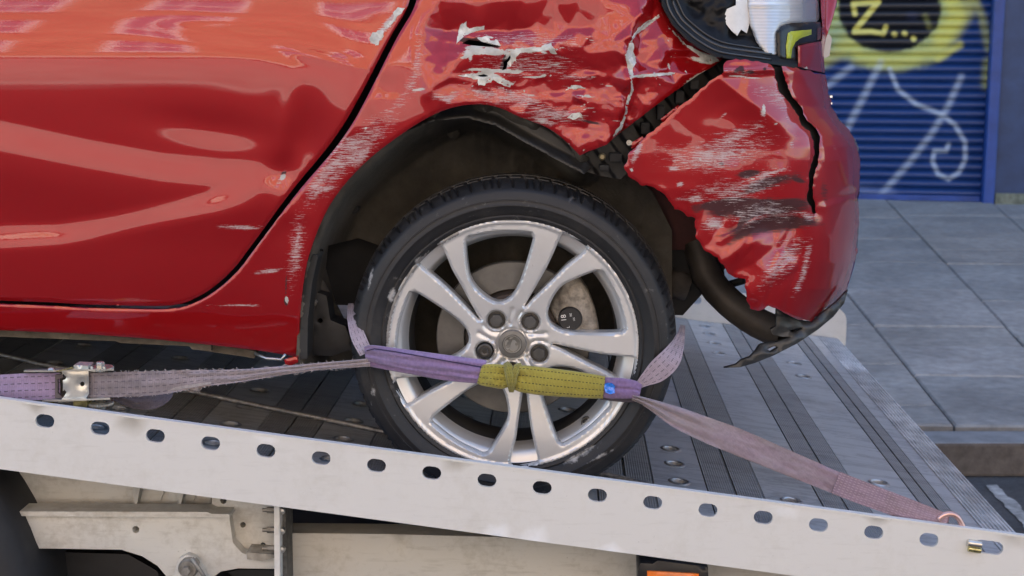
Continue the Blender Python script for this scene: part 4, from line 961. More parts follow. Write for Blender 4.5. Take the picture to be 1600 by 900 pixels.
for i, f in enumerate(([(714, 68), (715, 52), (719, 41), (729, 33), (728, 41), (733, 45), (757, 40), (756, 46), (738, 51), (727, 55), (721, 62)], [(745, 59), (760, 57), (772, 58), (778, 65), (782, 71), (766, 68), (752, 64)],
        [(798, 80), (806, 75), (828, 76), (845, 74), (852, 69), (862, 66), (864, 74), (870, 84), (862, 84), (856, 78), (838, 81), (812, 83), (806, 90), (808, 97), (800, 96), (797, 104), (793, 98), (797, 90)],
        [(716, 118), (735, 116), (752, 120), (770, 119), (788, 123), (800, 131), (797, 136), (780, 131), (762, 127), (757, 134), (748, 133), (747, 124), (730, 121)],
        [(983, 68), (988, 66), (992, 70), (990, 80), (992, 92), (995, 98), (990, 103), (988, 118), (984, 116), (982, 90)], [(1072, 70), (1080, 72), (1090, 80), (1108, 87), (1122, 91), (1126, 96), (1114, 99), (1098, 96), (1082, 93), (1078, 89), (1094, 89), (1082, 80)],
        [(1034, 20), (1022, 31), (1006, 40), (994, 50), (988, 60), (992, 50), (1004, 38), (1020, 29)], [(986, 118), (1000, 117), (1030, 115), (1056, 112), (1054, 116), (1028, 119), (1002, 121), (988, 122)], [(884, 141), (892, 136), (905, 134), (913, 138), (900, 139)], [(887, 184), (894, 178), (904, 177), (910, 184), (903, 183), (895, 187)], [(982, 148), (985, 150), (979, 180), (966, 206), (958, 215), (957, 212), (968, 196), (976, 178)],
        [(578, 58), (582, 50), (592, 52), (598, 46), (601, 49), (594, 60), (591, 70), (586, 72), (583, 64), (578, 64)], [(614, 20), (622, 12), (632, 13), (630, 18), (622, 24), (606, 44), (603, 41), (615, 28)])):
    fn = quarter if i < 11 else side
    panel('torn_paint', jag(f, 1.1, 2.5, i), lambda x, y: fn(x, y)-.0009-.0014*fbm(x/6, y/4, 2, 77), 2.6, FIL, qp if i < 11 else door, wall=.004, smooth=True)
# dirty seam under the sill
slab_px('sill_seam', [(-560, 490), (0, 512), (120, 518), (230, 526), (330, 536), (330, 548), (300, 546), (296, 541), (188, 536), (180, 533), (0, 526), (-560, 506)], 2.735, .03, mat('dusty_sill_seam', (.10, .085, .065), .9, noise=(40, .4)), car, step=12)
slab_px('sill_seam', [(305, 536), (380, 545), (400, 549), (398, 560), (372, 556), (310, 547)], 2.75, .03, mat('dusty_sill_seam', (.10, .085, .065), .9), car, step=10)
b = B(); b.tube([P(398, 552, 2.74), P(416, 560, 2.73), P(440, 562, 2.72), P(446, 553, 2.72)], .0035, 8); b.build('jacking_loop', STL, car, True)
slab_px('torn_clip', [(444, 562), (464, 557), (466, 566), (456, 571), (446, 570)], 2.70, .012, PAINT, car, step=5)

# ---- rear bumper: torn corner and the part round the back, with the split between them
def bcr(x, y):
    lo = sstep(295, 350, y)
    return lo*(.011*fbm(x/42+3, y/75, 2, 61)+.009*(1-np.abs(fbm((x+y*.35)/30, y/110, 2, 66)))**2)+gs(x, y, 1195, 350, 46, 16, .016, -.25)+fold(x, y, [(1130, 372), (1170, 352), (1205, 330), (1240, 334)], 16, -.014, .5)+gs(x, y, 1185, 375, 20, 12, -.006)+gs(x, y, 1150, 395, 16, 26, -.009)+gs(x, y, 1215, 420, 18, 50, -.006, .35)+gs(x, y, 1170, 425, 12, 40, .007)+.0022*fbm(x/60, y/45, 2, 67)
BF1 = facets(bcr, 960, 1300, 80, 520, 30, 34, 6, .0012)
def BF(x, y): return .7*BF1(x, y)+.3*bcr(x, y)
def bump_depth(x, y):
    d = base(x, y)-.004
    xs = np.interp(y, [-150, 0, 100, 130, 166, 187, 212, 229, 250, 300, 370, 410, 452, 503], [1300, 1306, 1288, 1291, 1300, 1312, 1332, 1341, 1343.5, 1343.5, 1341, 1336, 1323, 1290]); u = np.clip((x-(xs-135))/135., 0, 1.0); d = YB-.01+np.interp(y, _gy, _prof)*.55+.085*np.clip((x-980)/360, 0, None)**2.0+.16*u**2.6+.10*u**9
    # fold lines of the wrap-round
    ridge = [(1213, 100), (1262, 160), (1300, 215), (1310, 262), (1302, 330)]
    d = d+fold(x, y, [(1248, 110), (1285, 170), (1322, 222), (1328, 290)], 30, -.012, .5)
    d = d+band(x, y, [(1180, 330), (1290, 318), (1350, 302)], 14, .007)*sstep(1260, 1300, x)
    m = sstep(1275, 1240, x)
    d = d+m*(fold(x, y, [(1118, 118), (1160, 150), (1215, 190)], 46, -.010, .8)+fold(x, y, [(1130, 112), (1215, 108)], 10, -.010, .8))
    d = d+m*BF(x, y)+m*(.0016*fbm(x/110, y/70, 2, 62))
    d = d+.010*sstep(1010, 975, x)
    cr = pdist(x, y, CRK)[0]; d = d+.006*np.exp(-(cr/14)**2)*sstep(1262, 1278, x)
    return d
CRK = [(1212, 104), (1224, 140), (1248, 175), (1270, 203), (1275, 238), (1268, 280), (1267, 310), (1274, 332)]
crk_l = [(1207, 104), (1215, 128), (1219, 143), (1236, 166), (1249, 182), (1252, 196), (1266, 204), (1272, 220), (1272, 242), (1263, 282), (1262, 312), (1272, 334)]
crk_r = [(1275, 333), (1273, 318), (1271, 300), (1272, 282), (1279, 245), (1281, 214), (1276, 203), (1262, 188), (1251, 168), (1240, 152), (1232, 138), (1225, 122), (1222, 104)]
bump_out = [(1136, 97), (1146, 91), (1160, 93), (1185, 96), (1207, 100)]+crk_l+crk_r+[(1240, 107), (1250, 108), (1289, 118), (1291, 130), (1300, 166), (1312, 187), (1332, 212), (1341, 229), (1343.5, 250), (1343.5, 300), (1340, 310), (1342, 335), (1341, 370), (1336, 410), (1323, 452), (1306, 472), (1284, 488), (1268, 503), (1250, 500), (1222, 486), (1201, 478), (1187, 485), (1171, 482), (1166, 460), (1164, 437), (1152, 436), (1137, 429), (1130, 414), (1121, 402), (1111, 398), (1099, 391), (1088, 369), (1086, 343), (1076, 338), (1066, 331), (1054, 327), (1048, 316), (1041, 308), (1025, 293), (1001, 288), (984, 277), (976, 264), (979, 250), (986, 236), (1005, 216), (1030, 195), (1057, 172), (1089, 144), (1123, 117), (1130, 112), (1131, 103)]
b_scuff = [([(1000, 235), (1100, 250), (1240, 215)], 42, .80), ([(1050, 300), (1150, 300), (1250, 260)], 34, .78), ([(1110, 350), (1200, 330), (1270, 340)], 30, .76), ([(1180, 460), (1230, 400), (1262, 360)], 30, .80), ([(1150, 130), (1215, 150), (1240, 200)], 24, .72), ([(1065, 235), (1130, 225), (1180, 200), (1215, 188)], 22, .82), ([(1080, 245), (1110, 240), (1095, 262)], 13, .98), ([(1106, 248), (1150, 240)], 8, 1.0), ([(1040, 263), (1065, 264)], 6, 1.02), ([(990, 240), (1000, 225), (985, 262)], 9, .95), ([(1150, 240), (1170, 233)], 8, .9), ([(1170, 280), (1235, 262)], 6, 1.0), ([(1055, 290), (1070, 286)], 7, .95), ([(1055, 310), (1110, 312)], 10, .88), ([(1095, 355), (1135, 345)], 16, .98), ([(1245, 330), (1280, 345)], 12, .8), ([(1270, 360), (1255, 430), (1240, 470)], 10, .86), ([(1235, 470), (1270, 400)], 8, .86), ([(1205, 385), (1240, 370)], 16, .62), ([(1000, 215), (1240, 200)], 30, .45), ([(1065, 210), (1220, 208)], 6, .72), ([(1190, 170), (1195, 185)], 6, 1.02), ([(1115, 110), (1200, 118)], 9, .7), ([(1298, 220), (1310, 240)], 6, .7), ([(1238, 215), (1236, 235)], 8, .8), ([(1150, 100), (1200, 118)], 12, .5), ([(1210, 440), (1260, 395)], 10, .7), ([(1120, 190), (1140, 172)], 4, .8)]
b_chip = [([(1193, 162), (1194, 180)], 4.5, 1.0), ([(1128, 117), (1160, 120), (1200, 124)], 2.2, 1.0), ([(1090, 246), (1098, 252)], 4, .85), ([(1100, 356), (1130, 350)], 3, .85), ([(1208, 196), (1216, 192)], 3, .9), ([(1170, 281), (1182, 279)], 3, .9), ([(984, 262), (990, 270)], 4, .9)]
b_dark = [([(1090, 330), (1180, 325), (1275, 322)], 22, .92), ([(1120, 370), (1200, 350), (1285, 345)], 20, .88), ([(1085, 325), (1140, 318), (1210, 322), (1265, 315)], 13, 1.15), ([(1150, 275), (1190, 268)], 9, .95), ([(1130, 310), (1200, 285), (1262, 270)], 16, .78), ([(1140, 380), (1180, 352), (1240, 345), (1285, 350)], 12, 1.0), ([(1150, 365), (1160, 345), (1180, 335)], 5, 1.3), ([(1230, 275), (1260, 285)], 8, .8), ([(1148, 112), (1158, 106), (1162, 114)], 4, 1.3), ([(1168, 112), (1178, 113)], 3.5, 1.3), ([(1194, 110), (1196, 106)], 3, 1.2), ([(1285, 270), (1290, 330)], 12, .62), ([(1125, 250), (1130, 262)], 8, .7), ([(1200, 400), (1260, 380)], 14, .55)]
bmp = panel('rear_bumper', jag(bump_out, 1.7, 4, 2), bump_depth, 3.3, PAINT, car, wall=.006, roundpx=3, rounddepth=.002, attrs={'scuff': lambda x, y: strokes(x, y, b_scuff), 'chip_glint': lambda x, y: strokes(x, y, b_chip), 'dark': lambda x, y: strokes(x, y, b_dark)})
bmp['label'] = 'torn red rear bumper corner, scraped and split'
panel('split_backing', [(1190, 102), (1246, 108), (1285, 170), (1300, 215), (1300, 345), (1230, 345), (1195, 200)], lambda x, y: bump_depth(x, y)+.03, 8, DKP, car, wall=.03)  # black backing added behind the split so it reads dark
# the bumper and tailgate go on across the back of the car
def swept(name, line, Y, m, inx=.0, ln=1.5, smooth=True):
    q = catmull(line, 6); x, y = q[:, 0], q[:, 1]; f = P(x, y, Y(x, y)); n = len(f); V = []; st = [0, .1, .3, .6, 1.]
    for t in st:
        g = f.copy(); g[:, 1] += ln*t; g[:, 0] += inx*math.sin(math.pi*t)-.0*t; V.append(g)
    V = np.vstack(V); F = [[k*n+i, k*n+i+1, (k+1)*n+i+1, (k+1)*n+i] for k in range(len(st)-1) for i in range(n-1)]
    return mk(name, V, F, m, car, smooth, uv=V[:, [1, 2]]*8, attrs={'scuff': np.zeros(len(V)), 'chip_glint': np.zeros(len(V)), 'dark': np.zeros(len(V))})
back = [(1289, 118), (1291, 130), (1300, 166), (1312, 187), (1332, 212), (1341, 229), (1343, 250), (1343, 300), (1341, 310), (1342, 335), (1341, 370), (1336, 410), (1323, 452)]
swept('bumper_back', back, lambda x, y: bump_depth(x, y)+.004, PAINT, .03)
tg_out = [(1247, 104), (1247, 72), (1262, 68), (1284, 64), (1285, 40), (1282, 0), (1276, -80), (1270, -150), (1290, -150), (1306, -60), (1308, 0), (1304, 18), (1299, 36), (1290, 62), (1287, 85), (1289, 114), (1266, 109)]
def tg_depth(x, y): return bump_depth(x, np.full(np.shape(x), 115.))+.012+.0022*np.clip(60-y, 0, None)*.3+fold(x, y, [(1288, -40), (1283, 40), (1270, 90), (1262, 112)], 12, -.008, .8)
tg = panel('tailgate', tg_out, tg_depth, 3.4, PAINT, car, wall=.01, roundpx=3, rounddepth=.004, attrs={'scuff': lambda x, y: strokes(x, y, [([(1255, 104), (1265, 112)], 4, .8)]), 'chip_glint': lambda x, y: strokes(x, y, [([(1256, 103), (1263, 110)], 4, .9)]), 'dark': lambda x, y: 0*x})
swept('tailgate_back', [(1290, -150), (1306, -60), (1308, 0), (1304, 18), (1299, 36), (1290, 62), (1287, 85), (1289, 116)], lambda x, y: tg_depth(x, y)+.003, PAINT, .02)
c = P(1289, 76, 3.02); b = B(); b.prism([(c[0]-.006, c[2]-.02), (c[0]+.006, c[2]-.015), (c[0]+.010, c[2]+.02), (c[0]+.004, c[2]+.03), (c[0]-.006, c[2]+.03)], 3.0, 3.25); b.build('lamp_edge', mat('clear_lamp_edge', (.35, .36, .37), .12, .3), car)
c = P(1296, 156, 3.03); b = B(); b.box((c[0]-.004, 3.02, c[2]-.009), (c[0]+.004, 3.03, c[2]-.005)); b.box((c[0]-.004, 3.02, c[2]-.009), (c[0]-.001, 3.03, c[2]+.009)); b.box((c[0]-.004, 3.02, c[2]+.005), (c[0]+.004, 3.03, c[2]+.009)); b.build('chrome_letter', mat('chrome', (.8, .8, .8), .15, .9), car)

# ---- bracket in the gap behind the bumper skin
def brk(x, y): return 2.755+.10*np.clip((x-980)/360, 0, None)**2+.008*sstep(.1, .5, np.sin((x-.72*y)/9.))
slab = [(905, 246), (930, 232), (958, 210), (1000, 176), (1050, 138), (1092, 108), (1122, 92), (1138, 96), (1134, 118), (1090, 150), (1058, 178), (1010, 218), (992, 240), (988, 262), (970, 280), (940, 275), (915, 268)]
bk = panel('bumper_bracket', slab, brk, 3, mat('bracket_plastic', (.011, .011, .012), .5, noise=(30, .3)), car, wall=.03)
for px_, py_, w_, h in ((944, 262, 16, 10), (962, 246, 20, 14), (1032, 176, 12, 22), (1062, 152, 14, 20), (1085, 132, 14, 16), (1008, 200, 14, 18)):
    c = P(px_, py_, 2.735); b = B(); b.box((c[0]-w_*.0006, 2.725, c[2]-h*.0006), (c[0]+w_*.0006, 2.76, c[2]+h*.0006), .003); b.build('bracket_rib', DKP, bk)
c = P(983, 223, 2.725); B().lathe([(0, -.004), (.002, -.004), (.0028, -.002), (.005, -.002), (.0052, .006)], c, 'y', 16).build('bracket_screw', STL, bk, True, sharp=30)
c = P(941, 245, 2.73); B().lathe([(0, -.004), (.004, -.004), (.007, 0), (.007, .01)], c, 'y', 12).build('bracket_screw', mat('brass_bolt', (.30, .25, .15), .5, .6), bk)
PUR = PAINT
for pl_ in ([(988, 222), (1004, 213), (1008, 219), (993, 231), (986, 232)], [(1032, 186), (1060, 164), (1063, 168), (1036, 192)]): slab_px('bumper_clip', pl_, 2.70, .02, PAINT, car, step=4)

# ---- wheel arch: liner, rubber edge, inner panels
LIN = mat('dusty_felt_liner', (.072, .065, .053), .95, noise=(7, .55), bump=(160, .9))
liner_out = [(462, 568), (466, 500), (476, 410), (498, 345), (525, 297), (570, 248), (624, 205), (672, 176), (712, 160), (751, 156), (785, 162), (850, 190), (900, 236), (930, 250), (990, 275), (1020, 300), (1050, 360), (1050, 480), (980, 540), (520, 575)]
def liner(x, y):
    e = pdist(x, y, ARCH)[0]; d = 2.715+.245*sstep(2, 52, e)
    d = d+.022*sstep(-6, 6, np.abs(((x-560)/78) % 1-.5)*78-8)*sstep(580, 660, x)*sstep(300, 200, y)-.03*np.exp(-((x-803)/26)**2)+.006*fbm(x/40, y/40, 3, 81)
    return d
lin = panel('wheel_arch_liner', liner_out, liner, 7, LIN, car, [[(512, 384), (560, 372), (640, 400), (640, 540), (560, 545), (522, 470), (508, 420)], circ(497, 326, 6, 9), circ(502, 392, 3.5)], wall=.01)
for q in ((553, 327), (502, 386)):
    c = P(*q, 2.90); B().lathe([(0, -.006), (.004, -.006), (.005, -.003), (.009, -.003), (.010, .03)], c, 'y', 16).build('liner_clip', DKP, lin, True, sharp=30)
c = P(707, 207, 2.92); B().lathe([(0, -.004), (.012, -.003), (.014, .02)], c, 'y', 20).build('liner_clip', LIN, lin, True)
ed_top = L([(618, 214), (627, 207), (674, 178), (712, 164), (751, 160), (782, 166), (813, 180), (852, 196), (879, 214), (910, 248), (926, 262)])
ed_bot = L([(912, 272), (867, 248), (821, 223), (774, 196), (732, 185), (681, 188), (640, 203)])
def edg(x, y):
    m_ = pdist(x, y, [(627, 208), (681, 187), (732, 184), (774, 195), (821, 222), (867, 247), (912, 271)])[0]; return 2.715+.02*sstep(0, 16, m_)-.006*np.exp(-(m_/4)**2)
panel('rubber_arch_edge', ed_top.tolist()+ed_bot.tolist(), edg, 4, mat('arch_rubber', (.018, .018, .018), .45, noise=(20, .3)), car, wall=.03, roundpx=2)
slab_px('liner_front_edge', [(468, 562), (470, 480), (478, 420), (486, 395), (497, 400), (488, 440), (481, 500), (480, 560)], 2.712, .06, mat('liner_edge', (.03, .03, .029), .8), car, step=8)
# suspension behind the liner opening
slab_px('trailing_arm', [(474, 478), (490, 455), (510, 462), (516, 500), (540, 510), (552, 545), (520, 556), (474, 555)], 2.80, .06, mat('arm_black', (.02, .02, .021), .6, noise=(30, .4)), car, [circ(500, 501, 4), circ(485, 515, 5, 6)], step=8, roundpx=5)
b = B(); b.tube([P(488, 430, 2.86), P(500, 445, 2.85), P(510, 462, 2.85)], .012, 10); b.build('arm_bush', mat('dusty_bush', (.06, .055, .05), .9), car, True)
B().lathe([(0, -.004), (.005, -.004), (.007, .0), (.007, .02)], P(490, 473, 2.79), 'y', 6).build('arm_bolt', RUST, car)
slab_px('inner_panel', [(930, 255), (1000, 280), (1022, 294), (1046, 312), (1080, 338), (1100, 345), (1108, 388), (1030, 392), (960, 330)], 2.985, .02, mat('dusty_red_inner', (.055, .012, .010), .7, noise=(20, .4)), car, [circ(1036, 350, 5.5, 6)], step=10)
slab_px('felt_flap', [(905, 262), (985, 290), (1010, 330), (1000, 352), (960, 350), (900, 300)], 2.955, .02, LIN, car, step=8)
slab_px('crash_member', [(960, 386), (1110, 390), (1128, 402), (1134, 440), (1100, 440), (1080, 468), (1040, 470), (960, 460)], 3.02, .25, DKP, car, step=16, roundpx=6)
b = B(); b.tube([P(1045, 440, 3.0), P(1075, 450, 3.0)], .03, 16); b.build('silencer', mat('dusty_silencer', (.06, .052, .045), .8, noise=(30, .4)), car, True)
b = B(); b.tube(catmull(np.array([P(1090, 380, 3.0), P(1105, 432, 2.97), P(1140, 473, 2.94), P(1185, 505, 2.90), P(1228, 522, 2.86)]), .02), .031, 28, cap=False)
ex = b.build('exhaust_pipe', mat('sooty_exhaust', (.05, .043, .036), .55, .35, noise=(9, .5)), car, True)
b = B(); b.tube(catmull(np.array([P(1118, 452, 3.02), P(1135, 446, 3.0), P(1162, 438, 2.98)]), .02), .008, 10); b.build('exhaust_hanger', DKP, car, True)
# grey lower trim hanging down
trim = [(1325, 453), (1319, 474), (1302, 495), (1278, 515), (1245, 537), (1210, 555), (1180, 567), (1156, 574), (1131, 575), (1150, 570), (1158, 563), (1172, 558), (1181, 548), (1186, 540), (1196, 536), (1212, 535), (1228, 530), (1236, 526), (1222, 526), (1208, 523), (1204, 515), (1212, 510), (1214, 484), (1224, 487), (1250, 501), (1268, 504), (1285, 489), (1306, 473)]
panel('lower_trim', trim, lambda x, y: 2.80+.10*np.clip((x-1130)/190, 0, None)**2+.004*fbm(x/20, y/8, 3, 91)-.008*sstep(20, 0, pdist(x, y, [(1319, 470), (1278, 512), (1210, 552), (1140, 574)])[0]), 4, mat('scratched_grey_plastic', (.035, .036, .037), .45, noise=(30, .4)), car,
      [[(1232, 517), (1252, 511), (1254, 514), (1240, 520)], [(1198, 546), (1212, 540), (1216, 543), (1204, 550)]], wall=.012, roundpx=3)
slab_px('trim_back', [(1214, 482), (1250, 498), (1262, 506), (1240, 522), (1212, 516)], 2.90, .02, DKP, car, step=8)

# ---- tail lamp
lampY = lambda x, y: bump_depth(x, np.full(np.shape(x), 118.))+.014+.00025*np.clip(100-y, 0, None)
hous = [(1030, -150), (1034, 8), (1050, 38), (1070, 59), (1092, 75), (1120, 89), (1160, 95), (1212, 101), (1246, 107), (1247, 72), (1285, 66), (1285, 30), (1280, 0), (1272, -150)]
def lh(x, y):
    e = pdist(x, y, [(1030, -60), (1034, 8), (1050, 38), (1070, 59), (1092, 75), (1120, 89), (1160, 95), (1212, 101), (1246, 107)])[0]
    return lampY(x, y)+.028*sstep(3, 26, e)-.005*np.exp(-((e-14)/2.)**2)+.012*sstep(24, 40, e)+.006*fbm(x/14, y/11, 3, 101)*sstep(26, 40, e)*sstep(1190, 1150, x)
lamp = panel('tail_lamp', hous, lh, 4, mat('lamp_black', (.006, .006, .007), .45, spec=.2, noise=(20, .3)), car, wall=.02)
for off, rr in ((7, .0022), (15, .003), (22, .0018)):
    q = catmull(L([(1030-0*off, -50), (1036+off, 8-off*.3), (1052+off*.8, 38-off*.6), (1072+off*.7, 58-off*.75), (1094+off*.55, 74-off*.85), (1122+off*.3, 88-off), (1160, 94-off), (1205, 100-off)]), 4)
    b = B(); b.tube(P(q[:, 0], q[:, 1], lh(q[:, 0], q[:, 1])-.001), rr, 8); b.build('lamp_seal', mat('seal_rubber', (.02, .02, .021), .3, coat=.4), lamp, True)
def clear_mat():
    m = bpy.data.materials.new('clear_fluted_lens'); m.use_nodes = True; t = NT(m); uv = t.coord('UV')
    wv = t.wave(uv, 14., 'Y'); n1 = t.noise(uv, 6.); c = t.mix(wv, (.45, .46, .48), (.80, .81, .82)); t.v(c, t.b.inputs['Base Color']); t.b.inputs['Roughness'].default_value = .16; t.b.inputs['Metallic'].default_value = .5
    t.b.inputs['Coat Weight'].default_value = 1.; t.l.new(t.bump(wv, .35, .002), t.b.inputs['Normal']); return m
CLR = clear_mat()
panel('clear_lens', [(1166, -60), (1166, 10), (1172, 40), (1182, 66), (1196, 86), (1214, 92), (1214, 52), (1222, 40), (1236, 36), (1276, 34), (1281, 28), (1279, 0), (1274, -60)], lambda x, y: lampY(x, y)+.010+.00008*(x-1225)**2/10+fold(x, y, [(1160, 8), (1285, 6)], 6, -.004), 4, CLR, lamp, wall=.01, roundpx=5, rounddepth=.006)
RFL = mat('white_reflector', (.66, .65, .62), .4, noise=(20, .15))
panel('broken_reflector', [(1150, -40), (1166, -60), (1168, 10), (1172, 34), (1167, 52), (1158, 46), (1152, 56), (1143, 48), (1135, 38), (1132, 24), (1136, 14), (1150, 8)], lambda x, y: lampY(x, y)+.030+.008*((x-1150)/20)**2, 3.5, RFL, lamp, wall=.004, smooth=True)
for q in ([(1117, 20), (1131, 15), (1133, 22), (1124, 29), (1119, 26)], [(1113, 34), (1118, 33), (1120, 38), (1116, 39)], [(1124, 36), (1131, 35), (1132, 39), (1126, 40)], [(1156, 46), (1166, 46), (1169, 53), (1160, 50)]): slab_px('lens_shard', q, 2.80, .004, RFL, lamp, step=3, roundpx=0)
slab_px('dark_lens_frame', [(1150, -40), (1152, 8), (1135, 10), (1090, 2), (1060, -10), (1060, -60)], 2.83, .01, mat('smoked_lamp', (.035, .03, .02), .1, coat=.8), lamp, step=6)
panel('indicator_frame', [(1215, 92), (1214, 50), (1221, 41), (1232, 37), (1284, 34), (1284, 62), (1248, 70), (1246, 94), (1232, 97)], lambda x, y: lampY(x, y)+.004, 4, mat('gloss_black_lamp', (.012, .012, .013), .25, spec=.3), lamp, wall=.02, roundpx=4, rounddepth=.006)
def ind_mat():
    m = bpy.data.materials.new('indicator_lens'); m.use_nodes = True; t = NT(m); uv = t.coord('UV'); wv = t.wave(uv, 17., 'Y'); w2 = t.wave(uv, 17., 'X')
    c = t.mix(t.math('MULTIPLY', wv, .6), (.50, .56, .02), (.22, .26, .01)); t.v(c, t.b.inputs['Base Color']); t.b.inputs['Roughness'].default_value = .25; t.l.new(t.bump(wv, .4, .002), t.b.inputs['Normal']); t.b.inputs['Coat Weight'].default_value = .5; return m
panel('indicator', [(1229, 91), (1228, 72), (1231, 52), (1236, 49), (1268, 46), (1268, 54), (1250, 60), (1243, 66), (1238, 76), (1236, 91)], lambda x, y: lampY(x, y)-.001, 3, ind_mat(), lamp, wall=.01, roundpx=3)
panel('red_reflector', [(1277, 44), (1284, 42), (1284, 60), (1277, 63)], lambda x, y: lampY(x, y)+.001, 4, mat('dark_red_lens', (.10, .02, .012), .2), lamp, wall=.01)
slab_px('lamp_inner_gap', [(1244, 68), (1246, 66), (1246, 90), (1240, 90), (1240, 78)], 2.86, .01, mat('grey_lamp_inner', (.12, .13, .13), .3), lamp, step=4, roundpx=0)

# ---- rest of the shell, mostly out of the picture
zs = lambda py, Y=3.0: float(P(800, py, Y)[2])
xF = WC[0]-3.6; xB = float(P(1235, 300, 2.95)[0])
b = B(); b.prism([(xF, .95), (WC[0]-.5, .88+.12), (WC[0]+.35, .98), (xB-.02, 1.20), (xB, 1.5), (xB-.05, 1.75), (WC[0]-2.4, 1.95), (xF, 1.6)], 3.0, 4.42); b.build('body_shell', DKP, car)
fd = [(-575, -150), (-575, 452), (-1500, 425), (-1500, -230)]
panel('front_door', fd, lambda x, y: side(x, y), 22, PAINT, car, wall=.016, attrs={'scuff': lambda x, y: 0*x, 'chip_glint': lambda x, y: 0*x, 'dark': lambda x, y: 0*x})
panel('front_sill', [(-565, 462), (-565, 494), (-1500, 465), (-1500, 432)], lambda x, y: side(x, y), 22, PAINT, car, wall=.016, attrs={'scuff': lambda x, y: 0*x, 'chip_glint': lambda x, y: 0*x, 'dark': lambda x, y: 0*x})
# glasshouse and roof above the picture
bl = [(-1500, -240), (-560, -155), (650, -155), (1000, -155), (1270, -155)]
g0 = np.array([P(x, y, float(side(np.array([float(x)]), np.array([float(y)]))[0])+.004) for x, y in bl]); g1 = g0+np.array([[.1, .33, .50], [0, .33, .52], [0, .33, .50], [-.05, .33, .46], [-.35, .33, .40]])
b = B(); b.add(np.vstack([g0, g1]), [[i, i+1, i+6, i+5] for i in range(4)]); b.build('side_window', mat('tinted_glass', (.012, .014, .016), .04, spec=.8), car)
rf = np.vstack([g1, g1+np.array([0, 1.05, .0])]); mid = g1+np.array([0, .52, .05]); V = np.vstack([g1, mid, g1+np.array([0, 1.05, 0])])
mk('roof', V, [[k*5+i, k*5+i+1, (k+1)*5+i+1, (k+1)*5+i] for k in range(2) for i in range(4)], PAINT, car, True, uv=V[:, :2]*8, attrs={'scuff': np.zeros(15), 'chip_glint': np.zeros(15), 'dark': np.zeros(15)})
# far flank
V = np.array([(xF, 4.46, 1.0), (xB, 4.46, 1.1), (xB, 4.44, 1.72), (xF, 4.44, 1.75)]); mk('far_flank', V, [[0, 1, 2, 3]], PAINT, car, uv=V[:, :2], attrs={'scuff': np.zeros(4), 'chip_glint': np.zeros(4), 'dark': np.zeros(4)})
# ================================================================== the wheel strap
def web_mat(name, lines, dash, weave, dark=(.09, .075, .10), rough=.85, wid=.018, grime=.45):
    m = bpy.data.materials.new(name); m.use_nodes = True; t = NT(m); uv = t.coord('UV'); ob = t.coord('Object')
    sp = t.n.new('ShaderNodeSeparateXYZ'); t.l.new(uv, sp.inputs[0]); u, v = sp.outputs[0], sp.outputs[1]
    a = t.attr('Col').outputs['Color']
    n1 = t.noise(ob, 22., (1, 1, 1), 7, .65); n2 = t.noise(uv, 8., (60, 4, 1), 5, .7); n3 = t.noise(ob, 160., (1, 1, 1), 3, .6)
    f = t.math('ADD', .62, t.math('ADD', t.math('MULTIPLY', n2, .34), t.math('MULTIPLY', n3, .42)))
    k = t.n.new('ShaderNodeVectorMath'); k.operation = 'SCALE'; t.l.new(a, k.inputs[0]); t.l.new(f, k.inputs['Scale'])
    d = t.math('MULTIPLY', t.math('SUBTRACT', n1, .52), 4., clamp=True); c = t.mix(t.math('MULTIPLY', d, grime), k.outputs[0], (.10, .085, .075))
    if lines:
        fv = t.math('ABSOLUTE', t.math('SUBTRACT', t.math('FRACT', t.math('ADD', t.math('MULTIPLY', v, lines), t.math('MULTIPLY', t.math('SUBTRACT', n1, .5), .15))), .5))
        lm = t.math('LESS_THAN', fv, wid*lines); dm = t.math('LESS_THAN', t.math('FRACT', t.math('MULTIPLY', u, dash)), .58)
        c = t.mix(t.math('MULTIPLY', t.math('MULTIPLY', lm, dm), .85), c, dark)
    t.v(c, t.b.inputs['Base Color']); t.b.inputs['Roughness'].default_value = rough; t.b.inputs['Sheen Weight'].default_value = .25
    wv = t.math('ADD', t.wave(uv, weave, 'X', (1, 1, 1)), t.math('MULTIPLY', t.wave(uv, 9., 'Y', (1, 1, 1)), .6))
    t.l.new(t.bump(t.math('ADD', wv, t.math('MULTIPLY', n3, 1.5)), .5, .0012), t.b.inputs['Normal']); MATS[name] = m; return m
WEB = web_mat('purple_webbing', 4, 78., 95., grime=.5); SLV = web_mat('purple_sleeve_cloth', 0, 1, 40., grime=.25); YSL = web_mat('yellow_sleeve_cloth', 4, 150., 110., (.03, .028, .01), wid=.017, grime=.35)
